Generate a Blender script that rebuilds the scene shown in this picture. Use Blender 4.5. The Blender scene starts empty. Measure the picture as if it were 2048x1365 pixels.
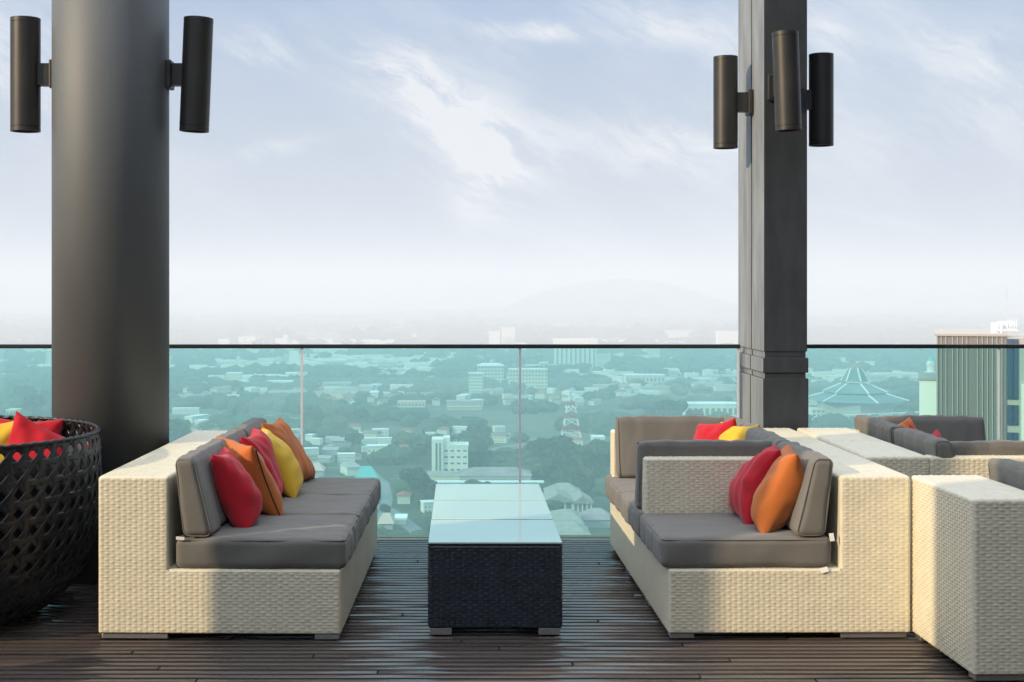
import bpy, math, random
import numpy as np
from mathutils import Vector, Matrix, Euler

C = bpy.context.scene.collection
SC = bpy.context.scene
PI = math.pi
R = math.radians
F = 2800.0            # focal length in photo pixels
PX0, PY0 = 920.0, 580.0   # principal point
HC = 1.5              # eye height above the deck
GZ = -110.0           # city ground below the deck
rng = random.Random(11)
nr = np.random.RandomState(7)

# ------------------------------------------------------------------ camera
cam = bpy.data.cameras.new("camera")
cam_o = bpy.data.objects.new("camera", cam); C.objects.link(cam_o)
cam.sensor_width = 36.0
cam.lens = F / 2048 * 36.0
cam.shift_x = (1024 - PX0) / 2048
cam.shift_y = (PY0 - 682.5) / 2048
cam_o.location = (0, 0, HC)
cam_o.rotation_euler = (R(90), 0, 0)
cam.clip_start = 0.05; cam.clip_end = 60000
SC.camera = cam_o

# ------------------------------------------------------------------ sun and sky
SUN_TO = Vector((-0.874, -0.486, 0.403)).normalized()      # towards the sun: low, from the left behind the camera
SUN_EL = math.asin(SUN_TO.z); SUN_ROT = math.atan2(SUN_TO.x, SUN_TO.y)
sun = bpy.data.lights.new("sun", 'SUN')
sun.energy = 4.2; sun.angle = R(0.55); sun.color = (1.0, 0.77, 0.49)
sun_o = bpy.data.objects.new("sun", sun); C.objects.link(sun_o)
sun_o.rotation_euler = (-SUN_TO).to_track_quat('-Z', 'Y').to_euler()
sun_o.location = (-30, -15, 20)

SKY_STRENGTH = 0.1
VEIL = (5.3, 6.0, 7.1)        # bright haze veil near the horizon
CLOUD = (8.2, 8.5, 9.0)
BLUE = (3.2, 4.9, 8.0)
HIGH = (17.0, 18.3, 20.2)
SC.view_settings.view_transform = 'Standard'
SC.view_settings.look = 'None'
SC.view_settings.exposure = 0.0
SC.view_settings.gamma = 1.0
SC.render.engine = 'CYCLES'
SC.cycles.use_denoising = True
SC.cycles.max_bounces = 8
SC.cycles.transparent_max_bounces = 24
SC.cycles.volume_bounces = 4
SC.cycles.caustics_reflective = False
SC.cycles.caustics_refractive = False
SC.cycles.sample_clamp_indirect = 6.0


class NT:
    """small helper for writing node graphs as expressions"""
    def __init__(s, tree): s.t = tree; s.n = tree.nodes; s.l = tree.links
    def node(s, kind, **kw):
        x = s.n.new(kind)
        for k, v in kw.items():
            if k == 'ins':
                for a, b in v.items(): s.set(x.inputs[a], b)
            else: setattr(x, k, v)
        return x
    def set(s, sock, v):
        if isinstance(v, bpy.types.NodeSocket): s.l.new(v, sock)
        elif isinstance(v, (tuple, list)) and len(v) == 3 and sock.type == 'RGBA': sock.default_value = (*v, 1)
        else: sock.default_value = v
    def m(s, op, a, b=0.0, c=0.0, clamp=False):
        x = s.n.new('ShaderNodeMath'); x.operation = op; x.use_clamp = clamp
        s.set(x.inputs[0], a); s.set(x.inputs[1], b); s.set(x.inputs[2], c)
        return x.outputs[0]
    def mix(s, f, a, b, blend='MIX'):
        x = s.n.new('ShaderNodeMix'); x.data_type = 'RGBA'; x.blend_type = blend; x.clamp_factor = True
        s.set(x.inputs[0], f); s.set(x.inputs[6], a); s.set(x.inputs[7], b)
        return x.outputs[2]
    def smooth(s, v, lo, hi, a=0.0, b=1.0):
        x = s.n.new('ShaderNodeMapRange'); x.interpolation_type = 'SMOOTHSTEP'
        s.set(x.inputs[0], v); s.set(x.inputs[1], lo); s.set(x.inputs[2], hi); s.set(x.inputs[3], a); s.set(x.inputs[4], b)
        return x.outputs[0]
    def noise(s, vec, scale, detail=4, rough=0.55, dist=0.0, dim='3D'):
        x = s.n.new('ShaderNodeTexNoise'); x.noise_dimensions = dim
        s.set(x.inputs['Vector'], vec); x.inputs['Scale'].default_value = scale
        x.inputs['Detail'].default_value = detail; x.inputs['Roughness'].default_value = rough
        x.inputs['Distortion'].default_value = dist
        return x
    def xyz(s, x, y, z):
        c = s.n.new('ShaderNodeCombineXYZ'); s.set(c.inputs[0], x); s.set(c.inputs[1], y); s.set(c.inputs[2], z)
        return c.outputs[0]


def build_world():
    w = bpy.data.worlds.new("World"); SC.world = w; w.use_nodes = True
    w.node_tree.nodes.clear(); N = NT(w.node_tree)
    out = N.node('ShaderNodeOutputWorld'); bg = N.node('ShaderNodeBackground')
    bg.inputs[1].default_value = SKY_STRENGTH
    N.l.new(bg.outputs[0], out.inputs[0])
    sky = N.node('ShaderNodeTexSky', sky_type='NISHITA', sun_disc=False, sun_elevation=SUN_EL,
                 sun_rotation=SUN_ROT, air_density=1.0, dust_density=1.2, ozone_density=1.5, altitude=110)
    tc = N.node('ShaderNodeTexCoord'); sp = N.node('ShaderNodeSeparateXYZ')
    N.l.new(tc.outputs['Generated'], sp.inputs[0])
    X, Y, Z = sp.outputs
    ay = N.m('MAXIMUM', N.m('ABSOLUTE', Y), 0.15)
    u = N.m('DIVIDE', X, ay); v = N.m('DIVIDE', Z, ay)
    # warped coordinates for wispy cirrus
    uv = N.xyz(u, v, 0.0)
    wn = N.noise(uv, 7.0, 5, 0.6)
    ws = N.node('ShaderNodeSeparateXYZ'); N.l.new(wn.outputs['Color'], ws.inputs[0])
    uw = N.m('ADD', u, N.m('MULTIPLY', N.m('SUBTRACT', ws.outputs[0], 0.5), 0.075))
    vw = N.m('ADD', v, N.m('MULTIPLY', N.m('SUBTRACT', ws.outputs[1], 0.5), 0.045))

    def blob(px, py, wx, wy, ang, amp):
        u0, v0 = (px - PX0) / F, (PY0 - py) / F
        ca, sa = math.cos(R(ang)), math.sin(R(ang))
        du = N.m('SUBTRACT', uw, u0); dv = N.m('SUBTRACT', vw, v0)
        a = N.m('DIVIDE', N.m('ADD', N.m('MULTIPLY', du, ca), N.m('MULTIPLY', dv, sa)), wx / F)
        b = N.m('DIVIDE', N.m('SUBTRACT', N.m('MULTIPLY', dv, ca), N.m('MULTIPLY', du, sa)), wy / F)
        d = N.m('ADD', N.m('MULTIPLY', a, a), N.m('MULTIPLY', b, b))
        return N.m('MULTIPLY', N.m('EXPONENT', N.m('MULTIPLY', d, -1.0)), amp)
    blobs = [(880, 215, 175, 62, -32, 1.15), (760, 150, 150, 22, -30, .6), (980, 300, 170, 45, -10, .35),
             (960, 370, 75, 85, -50, .95), (1180, 290, 260, 40, -16, .42), (1380, 290, 150, 48, -14, .85),
             (1080, 62, 120, 20, -6, .8), (1300, 50, 240, 45, -18, .45), (500, 110, 95, 40, -20, .6),
             (560, 300, 120, 16, 8, .4), (1660, 60, 60, 40, -30, .55), (1960, 120, 110, 60, -25, .5),
             (1800, 440, 120, 12, -6, .45), (60, 120, 200, 120, -20, .55), (1015, 110, 70, 40, -60, .4),
             (1900, 250, 190, 50, 10, .35)]
    tot = None
    for b in blobs:
        q = blob(*b); tot = q if tot is None else N.m('ADD', tot, q)
    # streaky detail that breaks the masses up
    ca, sa = math.cos(R(-28)), math.sin(R(-28))
    su = N.m('ADD', N.m('MULTIPLY', uw, ca), N.m('MULTIPLY', vw, sa))
    sv = N.m('SUBTRACT', N.m('MULTIPLY', vw, ca), N.m('MULTIPLY', uw, sa))
    st = N.noise(N.xyz(N.m('MULTIPLY', su, 9.0), N.m('MULTIPLY', sv, 34.0), 3.0), 1.0, 12, 0.68).outputs[0]
    st2 = N.noise(N.xyz(N.m('MULTIPLY', su, 3.2), N.m('MULTIPLY', sv, 8.0), 9.0), 1.0, 6, 0.55).outputs[0]
    det = N.smooth(st, 0.36, 0.66, 0.08, 1.5)
    cl = N.m('MULTIPLY', tot, det)
    cl = N.m('ADD', cl, N.m('MULTIPLY', N.smooth(st2, 0.42, 0.75, 0.0, 0.6), N.smooth(st, .3, .65, .45, 1.2)))
    cl = N.m('MULTIPLY', cl, 0.86, clamp=True)
    hor = N.m('SQRT', N.m('ADD', N.m('MULTIPLY', X, X), N.m('MULTIPLY', Y, Y)))
    el = N.m('DIVIDE', Z, N.m('MAXIMUM', hor, 0.02))
    veil = N.smooth(N.m('ADD', el, N.m('MULTIPLY', N.m('SUBTRACT', st2, 0.5), 0.06)), 0.03, 0.33, 1.0, 0.0)
    base = N.mix(1.0, sky.outputs[0], (1.02, 1.0, 1.0), 'MULTIPLY')
    base = N.mix(.75, base, BLUE)
    base = N.mix(N.m('MULTIPLY', veil, 0.93), base, VEIL)
    base = N.mix(cl, base, CLOUD)
    base = N.mix(N.smooth(N.m('ADD', el, N.m('MULTIPLY', N.m('SUBTRACT', st2, .5), .2)), .30, .75), base, HIGH)   # bright high haze overhead
    N.l.new(base, bg.inputs[0])
build_world()

# ------------------------------------------------------------------ mesh helpers
def obj(name, verts, faces, mats, parent=None, mi=None, smooth=False, loc=None, attr=None):
    me = bpy.data.meshes.new(name)
    V = np.asarray(verts, dtype=np.float32).reshape(-1, 3)
    if isinstance(faces, np.ndarray):
        k = faces.shape[1]; n = len(faces)
        me.vertices.add(len(V)); me.vertices.foreach_set('co', V.ravel())
        me.loops.add(n * k); me.loops.foreach_set('vertex_index', faces.astype(np.int32).ravel())
        me.polygons.add(n); me.polygons.foreach_set('loop_start', np.arange(0, n * k, k, dtype=np.int32))
        me.update(calc_edges=True)
    else:
        me.from_pydata(V.tolist(), [], [list(f) for f in faces])
    if not isinstance(mats, (list, tuple)): mats = [mats]
    for m in mats: me.materials.append(m)
    if mi is not None: me.polygons.foreach_set('material_index', np.asarray(mi, dtype=np.int32))
    if smooth: me.polygons.foreach_set('use_smooth', np.ones(len(me.polygons), dtype=bool))
    if attr is not None:
        a = me.attributes.new('rnd', 'FLOAT', 'FACE'); a.data.foreach_set('value', np.asarray(attr, dtype=np.float32))
    me.update()
    o = bpy.data.objects.new(name, me); C.objects.link(o)
    if parent is not None: o.parent = parent
    if loc is not None: o.location = loc
    return o

def tag(o, label=None, cat=None, group=None, kind=None):
    if label: o['label'] = label
    if cat: o['category'] = cat
    if group: o['group'] = group
    if kind: o['kind'] = kind
    return o

def thing(name, label, cat, loc=(0, 0, 0), rz=0.0, group=None):
    o = bpy.data.objects.new(name, None); C.objects.link(o)
    o.location = loc; o.rotation_euler = (0, 0, rz); o.empty_display_size = 0.2
    return tag(o, label, cat, group)

def copy_tree(o, parent=None):
    c = o.copy(); C.objects.link(c)
    if parent is not None: c.parent = parent
    for ch in list(o.children): copy_tree(ch, c)
    return c

class MB:
    def __init__(s): s.v = []; s.f = []; s.mi = []
    def add(s, v, f, m=0):
        b = len(s.v); s.v += [tuple(p) for p in v]
        s.f += [tuple(i + b for i in q) for q in f]; s.mi += [m] * len(f); return s
    def box(s, x0, x1, y0, y1, z0, z1, m=0, rot=None, c=None):
        v = [(x, y, z) for z in (z0, z1) for y in (y0, y1) for x in (x0, x1)]
        if rot is not None:
            M = Matrix.Rotation(rot, 3, 'Z'); c = Vector(c or (0, 0, 0)); v = [tuple(M @ (Vector(p) - c) + c) for p in v]
        return s.add(v, [(0, 2, 3, 1), (4, 5, 7, 6), (0, 1, 5, 4), (2, 6, 7, 3), (0, 4, 6, 2), (1, 3, 7, 5)], m)
    def bar(s, a, b, w, h=None, m=0):
        a = Vector(a); b = Vector(b); d = (b - a).normalized(); h = h or w
        up = Vector((0, 0, 1)) if abs(d.z) < .95 else Vector((0, 1, 0))
        sx = d.cross(up).normalized() * w / 2; sy = sx.cross(d).normalized() * h / 2
        v = [p + q for p in (a, b) for q in (-sx - sy, sx - sy, sx + sy, -sx + sy)]
        return s.add(v, [(0, 3, 2, 1), (4, 5, 6, 7), (0, 1, 5, 4), (1, 2, 6, 5), (2, 3, 7, 6), (3, 0, 4, 7)], m)
    def cyl(s, c, r0, r1, z0, z1, n=24, m=0, cap=True):
        v = [(c[0] + r0 * math.cos(2 * PI * i / n), c[1] + r0 * math.sin(2 * PI * i / n), z0) for i in range(n)]
        v += [(c[0] + r1 * math.cos(2 * PI * i / n), c[1] + r1 * math.sin(2 * PI * i / n), z1) for i in range(n)]
        f = [(i, (i + 1) % n, n + (i + 1) % n, n + i) for i in range(n)]
        if cap: f += [tuple(range(n - 1, -1, -1)), tuple(range(n, 2 * n))]
        return s.add(v, f, m)
    def gable(s, x0, x1, y0, y1, z0, z1, ov=0.4, m=0, hip=0.0, along='x'):
        if along == 'x':
            ym = (y0 + y1) / 2
            v = [(x0 - ov, y0 - ov, z0), (x1 + ov, y0 - ov, z0), (x1 + ov, y1 + ov, z0), (x0 - ov, y1 + ov, z0), (x0 - ov + hip, ym, z1), (x1 + ov - hip, ym, z1)]
        else:
            xm = (x0 + x1) / 2
            v = [(x1 + ov, y0 - ov, z0), (x1 + ov, y1 + ov, z0), (x0 - ov, y1 + ov, z0), (x0 - ov, y0 - ov, z0), (xm, y0 - ov + hip, z1), (xm, y1 + ov - hip, z1)]
        return s.add(v, [(0, 1, 5, 4), (2, 3, 4, 5), (1, 2, 5), (3, 0, 4), (3, 2, 1, 0)], m)
    def build(s, name, mats, parent=None, smooth=False, bevel=0.0, seg=2, loc=None):
        o = obj(name, s.v, s.f, mats, parent, s.mi, smooth, loc)
        if bevel:
            b = o.modifiers.new('bevel', 'BEVEL'); b.width = bevel; b.segments = seg; b.limit_method = 'ANGLE'; b.angle_limit = R(40)
        return o

# smooth pseudo noise on numpy arrays (sum of random plane waves)
def waves(P, scale, seed, n=10):
    r = np.random.RandomState(seed); out = np.zeros(len(P))
    for i in range(n):
        k = r.normal(size=3); k /= np.linalg.norm(k); k *= 2 * PI / scale * r.uniform(.6, 1.6)
        out += np.sin(P @ k + r.uniform(0, 6.28))
    return out / n ** .5

_cube = {}
def cube_grid(n):
    """surface of the cube [-1,1]^3 as a merged quad grid"""
    if n in _cube: return _cube[n]
    t = np.linspace(-1, 1, n + 1); a, b = np.meshgrid(t, t, indexing='ij'); a = a.ravel(); b = b.ravel(); o = np.ones_like(a)
    fs = [(a, b, o, 1), (a, b, -o, 0), (a, o, b, 0), (a, -o, b, 1), (o, a, b, 1), (-o, a, b, 0)]
    V = []; Q = []; i = np.arange(n)[:, None] * (n + 1) + np.arange(n)[None, :]; i = i.ravel()
    for k, (x, y, z, fl) in enumerate(fs):
        V.append(np.stack([x, y, z], 1)); q = np.stack([i, i + n + 1, i + n + 2, i + 1], 1) + k * (n + 1) ** 2
        Q.append(q if fl else q[:, ::-1])
    V = np.concatenate(V); Q = np.concatenate(Q)
    u, inv = np.unique(np.round(V, 6), axis=0, return_inverse=True); inv = inv.ravel()
    _cube[n] = (u, inv[Q]); return _cube[n]

def soft_block(lx, ly, lz, r=.03, puff=.012, n=36, seed=0, wr=.0015, seam=True):
    """a foam cushion: rounded box, slightly domed, with small wrinkles and a piped seam; centred in x,y and standing on z=0"""
    V, Q = cube_grid(n); half = np.array([lx, ly, lz]) / 2
    # concentrate the grid lines near the edges
    W = np.sign(V) * (1 - (1 - np.abs(V)) ** 1.5)
    P = W * half; core = half - r
    c = np.clip(P, -core, core); d = P - c; L = np.linalg.norm(d, axis=1); L[L == 0] = 1
    P = c + d / L[:, None] * np.minimum(r, np.linalg.norm(d, axis=1) * 1.0)[:, None]
    surf = c + d / L[:, None] * r
    on = np.linalg.norm(d, axis=1) > 1e-9
    P[on] = surf[on]
    w = 1 - np.abs(W) ** 2.2
    P[:, 2] += np.sign(W[:, 2]) * puff * w[:, 0] * w[:, 1] * (np.abs(W[:, 2]) > .6)
    P[:, 0] += np.sign(W[:, 0]) * puff * .6 * w[:, 1] * w[:, 2] * (np.abs(W[:, 0]) > .6)
    P[:, 1] += np.sign(W[:, 1]) * puff * .5 * w[:, 0] * w[:, 2] * (np.abs(W[:, 1]) > .6)
    nrm = W / np.maximum(1e-6, np.linalg.norm(W, axis=1))[:, None]
    k = waves(P * np.array([1, 2.2, 1.2]), .22, seed) * wr + waves(P * np.array([.6, 3.5, .6]), .25, seed + 50) * wr * .8
    P += nrm * k[:, None]
    P[:, 2] += lz / 2
    return P, Q

# ------------------------------------------------------------------ materials
def mat(name, color, rough=.6, metal=0.0, spec=.5, noise=None, bump=None, coat=0.0, coat_rough=.1, attr=0.0, sheen=0.0):
    """noise=(scale, amount, stretch xyz), bump=(scale, strength, distance)"""
    m = bpy.data.materials.new(name); m.use_nodes = True; m.node_tree.nodes.clear(); N = NT(m.node_tree)
    out = N.node('ShaderNodeOutputMaterial'); p = N.node('ShaderNodeBsdfPrincipled'); N.l.new(p.outputs[0], out.inputs[0])
    p.inputs['Roughness'].default_value = rough; p.inputs['Metallic'].default_value = metal
    p.inputs['Specular IOR Level'].default_value = spec; p.inputs['Coat Weight'].default_value = coat; p.inputs['Coat Roughness'].default_value = coat_rough
    p.inputs['Sheen Weight'].default_value = sheen
    tc = N.node('ShaderNodeTexCoord').outputs['Object']
    col = None
    if noise:
        mp = N.node('ShaderNodeMapping'); N.l.new(tc, mp.inputs[0]); mp.inputs['Scale'].default_value = noise[2] if len(noise) > 2 else (1, 1, 1)
        n = N.noise(mp.outputs[0], noise[0], 6, .6).outputs[0]
        f = N.smooth(n, .3, .7, 1 - noise[1], 1 + noise[1])
        col = N.mix(1.0, (*color,), N.xyz(f, f, f), 'MULTIPLY')
        rn = N.m('ADD', rough, N.m('MULTIPLY', N.m('SUBTRACT', n, .5), min(.3, noise[1])))
        N.l.new(rn, p.inputs['Roughness'])
    if attr:
        a = N.node('ShaderNodeAttribute', attribute_name='rnd').outputs['Fac']
        f = N.m('ADD', 1 - attr, N.m('MULTIPLY', a, 2 * attr))
        col = N.mix(1.0, col if col is not None else (*color,), N.xyz(f, f, f), 'MULTIPLY')
    if col is None: p.inputs['Base Color'].default_value = (*color, 1)
    else: N.l.new(col, p.inputs['Base Color'])
    if bump:
        b = N.node('ShaderNodeBump'); b.inputs['Strength'].default_value = bump[1]; b.inputs['Distance'].default_value = bump[2]
        N.l.new(N.noise(tc, bump[0], 3, .6).outputs[0], b.inputs['Height']); N.l.new(b.outputs[0], p.inputs['Normal'])
    return m

def fabric(name, color, thread=900., rough=.85, var=.06):
    m = mat(name, color, rough, noise=(3.0, var), sheen=.15, spec=.2)
    N = NT(m.node_tree); p = [x for x in m.node_tree.nodes if x.type == 'BSDF_PRINCIPLED'][0]
    tc = N.node('ShaderNodeTexCoord').outputs['Object']
    fine = N.noise(tc, thread * .35, 2, .5).outputs[0]; soft = N.noise(tc, 9.0, 4, .6).outputs[0]
    b = N.node('ShaderNodeBump'); b.inputs['Strength'].default_value = .35; b.inputs['Distance'].default_value = .0008
    N.l.new(fine, b.inputs['Height'])
    b2 = N.node('ShaderNodeBump'); b2.inputs['Strength'].default_value = .35; b2.inputs['Distance'].default_value = .012
    N.l.new(soft, b2.inputs['Height']); N.l.new(b.outputs[0], b2.inputs['Normal']); N.l.new(b2.outputs[0], p.inputs['Normal'])
    return m

M = {}
M['wicker'] = mat('cream_wicker', (.70, .65, .50), .42, noise=(14.0, .05), spec=.45, bump=(260, .15, .001))
M['wicker_inner'] = mat('wicker_backing', (.20, .18, .13), .8)
M['black_wicker'] = mat('black_wicker', (.020, .027, .038), .28, noise=(20., .15))
M['rattan'] = mat('black_rattan_band', (.010, .011, .0135), .38, noise=(25., .25), bump=(120, .3, .001))
M['cushion'] = fabric('taupe_canvas', (.160, .154, .140))
M['piping'] = mat('dark_piping', (.05, .045, .04), .8)
M['red'] = fabric('red_canvas', (.46, .010, .022)); M['orange'] = fabric('orange_canvas', (.50, .145, .032))
M['yellow'] = fabric('yellow_canvas', (.66, .42, .035)); M['zip'] = mat('black_zip', (.01, .01, .01), .5)
M['tagw'] = mat('white_care_label', (.75, .75, .72), .7)
M['alu'] = mat('brushed_aluminium', (.62, .61, .58), .32, metal=.9, noise=(30, .08, (1, 1, 20)))
M['rubber'] = mat('black_rubber', (.01, .01, .01), .7)
M['column'] = mat('bronze_grey_cladding', (.135, .146, .152), .62, metal=.45, noise=(2.0, .07, (1, 1, .5)), spec=.5, bump=(7, .14, .012))
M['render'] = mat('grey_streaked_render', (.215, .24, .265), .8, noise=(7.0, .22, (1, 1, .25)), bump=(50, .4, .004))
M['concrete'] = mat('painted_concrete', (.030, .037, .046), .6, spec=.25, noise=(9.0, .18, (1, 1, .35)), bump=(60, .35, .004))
M['lamp'] = mat('dark_bronze_metal', (.060, .058, .054), .44, metal=.7, noise=(6, .08), spec=.5)
M['lens'] = mat('frosted_lamp_lens', (.5, .5, .48), .3)
M['rail'] = mat('black_handrail', (.012, .018, .018), .4)
M['seal'] = mat('pale_glass_seal', (.97, .94, .98), .4)
_n = NT(M['seal'].node_tree); _o = [x for x in _n.n if x.type == 'OUTPUT_MATERIAL'][0]; _p = [x for x in _n.n if x.type == 'BSDF_PRINCIPLED'][0]
_t = _n.node('ShaderNodeBsdfTranslucent'); _t.inputs[0].default_value = (1, .97, 1, 1); _m = _n.node('ShaderNodeMixShader'); _m.inputs[0].default_value = .6
_n.l.new(_p.outputs[0], _m.inputs[1]); _n.l.new(_t.outputs[0], _m.inputs[2]); _n.l.new(_m.outputs[0], _o.inputs[0])
M['bronze'] = mat('bronze_channel', (.30, .22, .13), .4, metal=.3, noise=(8, .15, (3, 1, 1)))
M['slab'] = mat('concrete_slab', (.10, .09, .085), .8, noise=(3, .15))
M['added_wall'] = mat('added_wall_dark', (.025, .027, .03), .6, noise=(1, .2))  # kept very dark so the added walls darken what mirrors them
M['black'] = mat('black_void', (.006, .006, .007), .8)

def wood_mat():
    m = mat('deck_wood', (.082, .062, .054), .30, noise=(2.2, .14, (.5, 1.6, 1)), attr=.14, spec=.5)
    N = NT(m.node_tree); p = [x for x in m.node_tree.nodes if x.type == 'BSDF_PRINCIPLED'][0]
    tc = N.node('ShaderNodeTexCoord').outputs['Object']
    mp = N.node('ShaderNodeMapping'); N.l.new(tc, mp.inputs[0]); mp.inputs['Scale'].default_value = (1.2, 160, 20)
    g = N.noise(mp.outputs[0], 1.0, 5, .6).outputs[0]
    b = N.node('ShaderNodeBump'); b.inputs['Strength'].default_value = .03; b.inputs['Distance'].default_value = .0005
    N.l.new(g, b.inputs['Height']); N.l.new(b.outputs[0], p.inputs['Normal'])
    a = N.node('ShaderNodeAttribute', attribute_name='rnd').outputs['Fac']
    big = N.noise(tc, .9, 4, .6).outputs[0]
    rr = N.m('ADD', N.m('ADD', .19, N.m('MULTIPLY', a, .05)), N.m('MULTIPLY', big, .14))
    N.l.new(rr, p.inputs['Roughness'])
    return m
M['wood'] = wood_mat(); M['edge'] = mat('gap_shade_edge', (.012, .009, .008), .8)  # board sides coloured near black to stand for shade in the gaps

def glass_mat(name, tint, reflect=1.0):
    m = bpy.data.materials.new(name); m.use_nodes = True; m.node_tree.nodes.clear(); N = NT(m.node_tree)
    out = N.node('ShaderNodeOutputMaterial'); tr = N.node('ShaderNodeBsdfTransparent'); gl = N.node('ShaderNodeBsdfGlossy')
    tr.inputs[0].default_value = (*tint, 1); gl.inputs[0].default_value = (.9, .97, .95, 1); gl.inputs['Roughness'].default_value = .01
    fr = N.node('ShaderNodeFresnel'); fr.inputs[0].default_value = 1.45
    mx = N.node('ShaderNodeMixShader'); N.l.new(N.m('MULTIPLY', fr.outputs[0], reflect), mx.inputs[0])
    N.l.new(tr.outputs[0], mx.inputs[1]); N.l.new(gl.outputs[0], mx.inputs[2]); N.l.new(mx.outputs[0], out.inputs[0])
    return m
M['glass'] = glass_mat('green_tinted_glass', (.705, .935, .945), .9)

def tabletop_mat():
    m = bpy.data.materials.new('frosted_table_glass'); m.use_nodes = True; N = NT(m.node_tree)
    p = [x for x in m.node_tree.nodes if x.type == 'BSDF_PRINCIPLED'][0]
    p.inputs['Base Color'].default_value = (.50, .66, .60, 1); p.inputs['Roughness'].default_value = .03
    p.inputs['Specular IOR Level'].default_value = .9; p.inputs['IOR'].default_value = 1.6
    return m
M['ttop'] = tabletop_mat()
M['tedge'] = mat('dark_glass_edge', (.01, .05, .05), .2)

# ------------------------------------------------------------------ deck and edge
def build_deck():
    pitch, gap, th = .0605, .0145, .03
    V = []; Fc = []; A = []; MI = []
    y = 8.42; k = 0
    while y > -3.0:
        y0, y1 = y - pitch + gap, y
        x = -9.0 + rng.uniform(0, 2)
        first = True
        while x < 9.0:
            L = rng.choice([2.4, 3.0, 3.6, 4.2]) + rng.uniform(-.1, .1)
            xa, xb = x + .0015, x + L - .0015
            dz = rng.uniform(-.0005, .0005); b = .003
            pts = [(xa, y0, -th), (xb, y0, -th), (xb, y1, -th), (xa, y1, -th),
                   (xa, y0, -b + dz), (xb, y0, -b + dz), (xb, y1, -b + dz), (xa, y1, -b + dz),
                   (xa + b, y0 + b, dz), (xb - b, y0 + b, dz), (xb - b, y1 - b, dz), (xa + b, y1 - b, dz)]
            o = len(V); V += pts
            fs = [(0, 1, 5, 4), (1, 2, 6, 5), (2, 3, 7, 6), (3, 0, 4, 7), (4, 5, 9, 8), (5, 6, 10, 9), (6, 7, 11, 10), (7, 4, 8, 11), (8, 9, 10, 11)]
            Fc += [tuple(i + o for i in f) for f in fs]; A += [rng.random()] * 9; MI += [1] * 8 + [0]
            x += L
        y -= pitch; k += 1
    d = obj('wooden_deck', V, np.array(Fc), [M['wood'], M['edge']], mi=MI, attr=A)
    tag(d, 'dark varnished terrace deck of narrow boards', None, None, 'structure')
    s = MB().box(-9, 9, -3.0, 8.45, -.45, -.045).build('terrace_slab', M['black'])  # black colour puts the shade of the board gaps into the slab
    tag(s, 'slab under the deck boards, coloured black as gap shade', None, None, 'structure')
build_deck()

def balustrade(x0, x1, joints, label):
    t = thing('glass_balustrade', label, 'balustrade', ((x0 + x1) / 2, 8.7, 0)); ox = (x0 + x1) / 2
    GY = 8.70
    xs = [x0] + joints + [x1]
    for a, b in zip(xs[:-1], xs[1:]):
        MB().box(a - ox + .007, b - ox - .007, -.006, .006, -.05, 1.136).build('glass_pane', M['glass'], t)
    for j in joints + ([x1] if x1 < 1.8 else []):
        MB().box(j - ox - .0068, j - ox + .0068, -.0085, .0085, -.05, 1.136).build('joint_seal', M['seal'], t)
    MB().box(x0 - ox - .002, x1 - ox + .012, -.018, .018, 1.136, 1.161).build('handrail', M['rail'], t, bevel=.004)
    m = MB().box(x0 - ox, x1 - ox, -.24, -.012, -.30, -.040).box(x0 - ox, x1 - ox, .012, .10, -.30, -.040).box(x0 - ox, x1 - ox, -.24, -.22, -.040, -.012)
    m.build('base_channel', M['bronze'], t, bevel=.003)
    x = x0 + .16
    while x < x1: MB().box(x - ox, x - ox + .006, -.2425, -.2405, -.2, -.014).build('channel_joint', M['black'], t); x += .36
balustrade(-5.047, 1.728, [-3.692, -2.337, -.982, .373], 'green tinted glass balustrade with black handrail left of the square column')
balustrade(1.99, 7.411, [3.346, 4.701, 6.056], 'green tinted glass balustrade with black handrail right of the square column')

# ------------------------------------------------------------------ columns and their lamps
def round_column(x, y, r, label, h=4.6):
    n = 96
    c = MB(); c.cyl((0, 0), r, r, 0, h, n)
    o = c.build('round_column', M['column'], None, smooth=True, loc=(x, y, 0)); o.data.polygons[-1].use_smooth = False; o.data.polygons[-2].use_smooth = False
    return tag(o, label, 'column')
round_column(-1.852, 7.43, .303, 'thick round dark metal column behind the left sofa')

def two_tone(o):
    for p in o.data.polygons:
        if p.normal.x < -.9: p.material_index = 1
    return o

def square_column():
    x0, x1, y0, y1 = 1.757, 2.022, 8.12, 8.88
    ym = 8.47
    t = thing('square_column', 'square dark concrete column with grooves behind the right sofa', 'column', (x0, y0, 0))
    z1, z2, z3, z4 = .985 + .0, 1.018, 1.105, 1.14
    def seg(name, za, zb, ins):
        m = MB()
        m.box(ins, x1 - x0 - ins, ins, ym - y0 - .012, za, zb)
        m.box(.018 + ins, x1 - x0 - ins - .002, ym - y0 - .012, ym - y0 + .012, za, zb)
        m.box(ins, x1 - x0 - ins, ym - y0 + .012, y1 - y0 - ins, za, zb)
        return two_tone(m.build(name, [M['concrete'], M['render']], t, bevel=.005 if ins == 0 else 0))
    seg('column_base', 0, z1, 0); seg('groove', z1, z2, .014); seg('band', z2, z3, 0)
    seg('groove', z3, z4, .014); 
    m = MB(); i = .006
    m.box(i, x1 - x0 - i, i, ym - y0 - .012, z4, 4.6); m.box(.018, x1 - x0 - i - .004, ym - y0 - .012, ym - y0 + .012, z4, 4.6)
    m.box(i, x1 - x0 - i, ym - y0 + .012, y1 - y0 - i, z4, 4.6); two_tone(m.build('shaft', [M['concrete'], M['render']], t, bevel=.006))
square_column()

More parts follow.
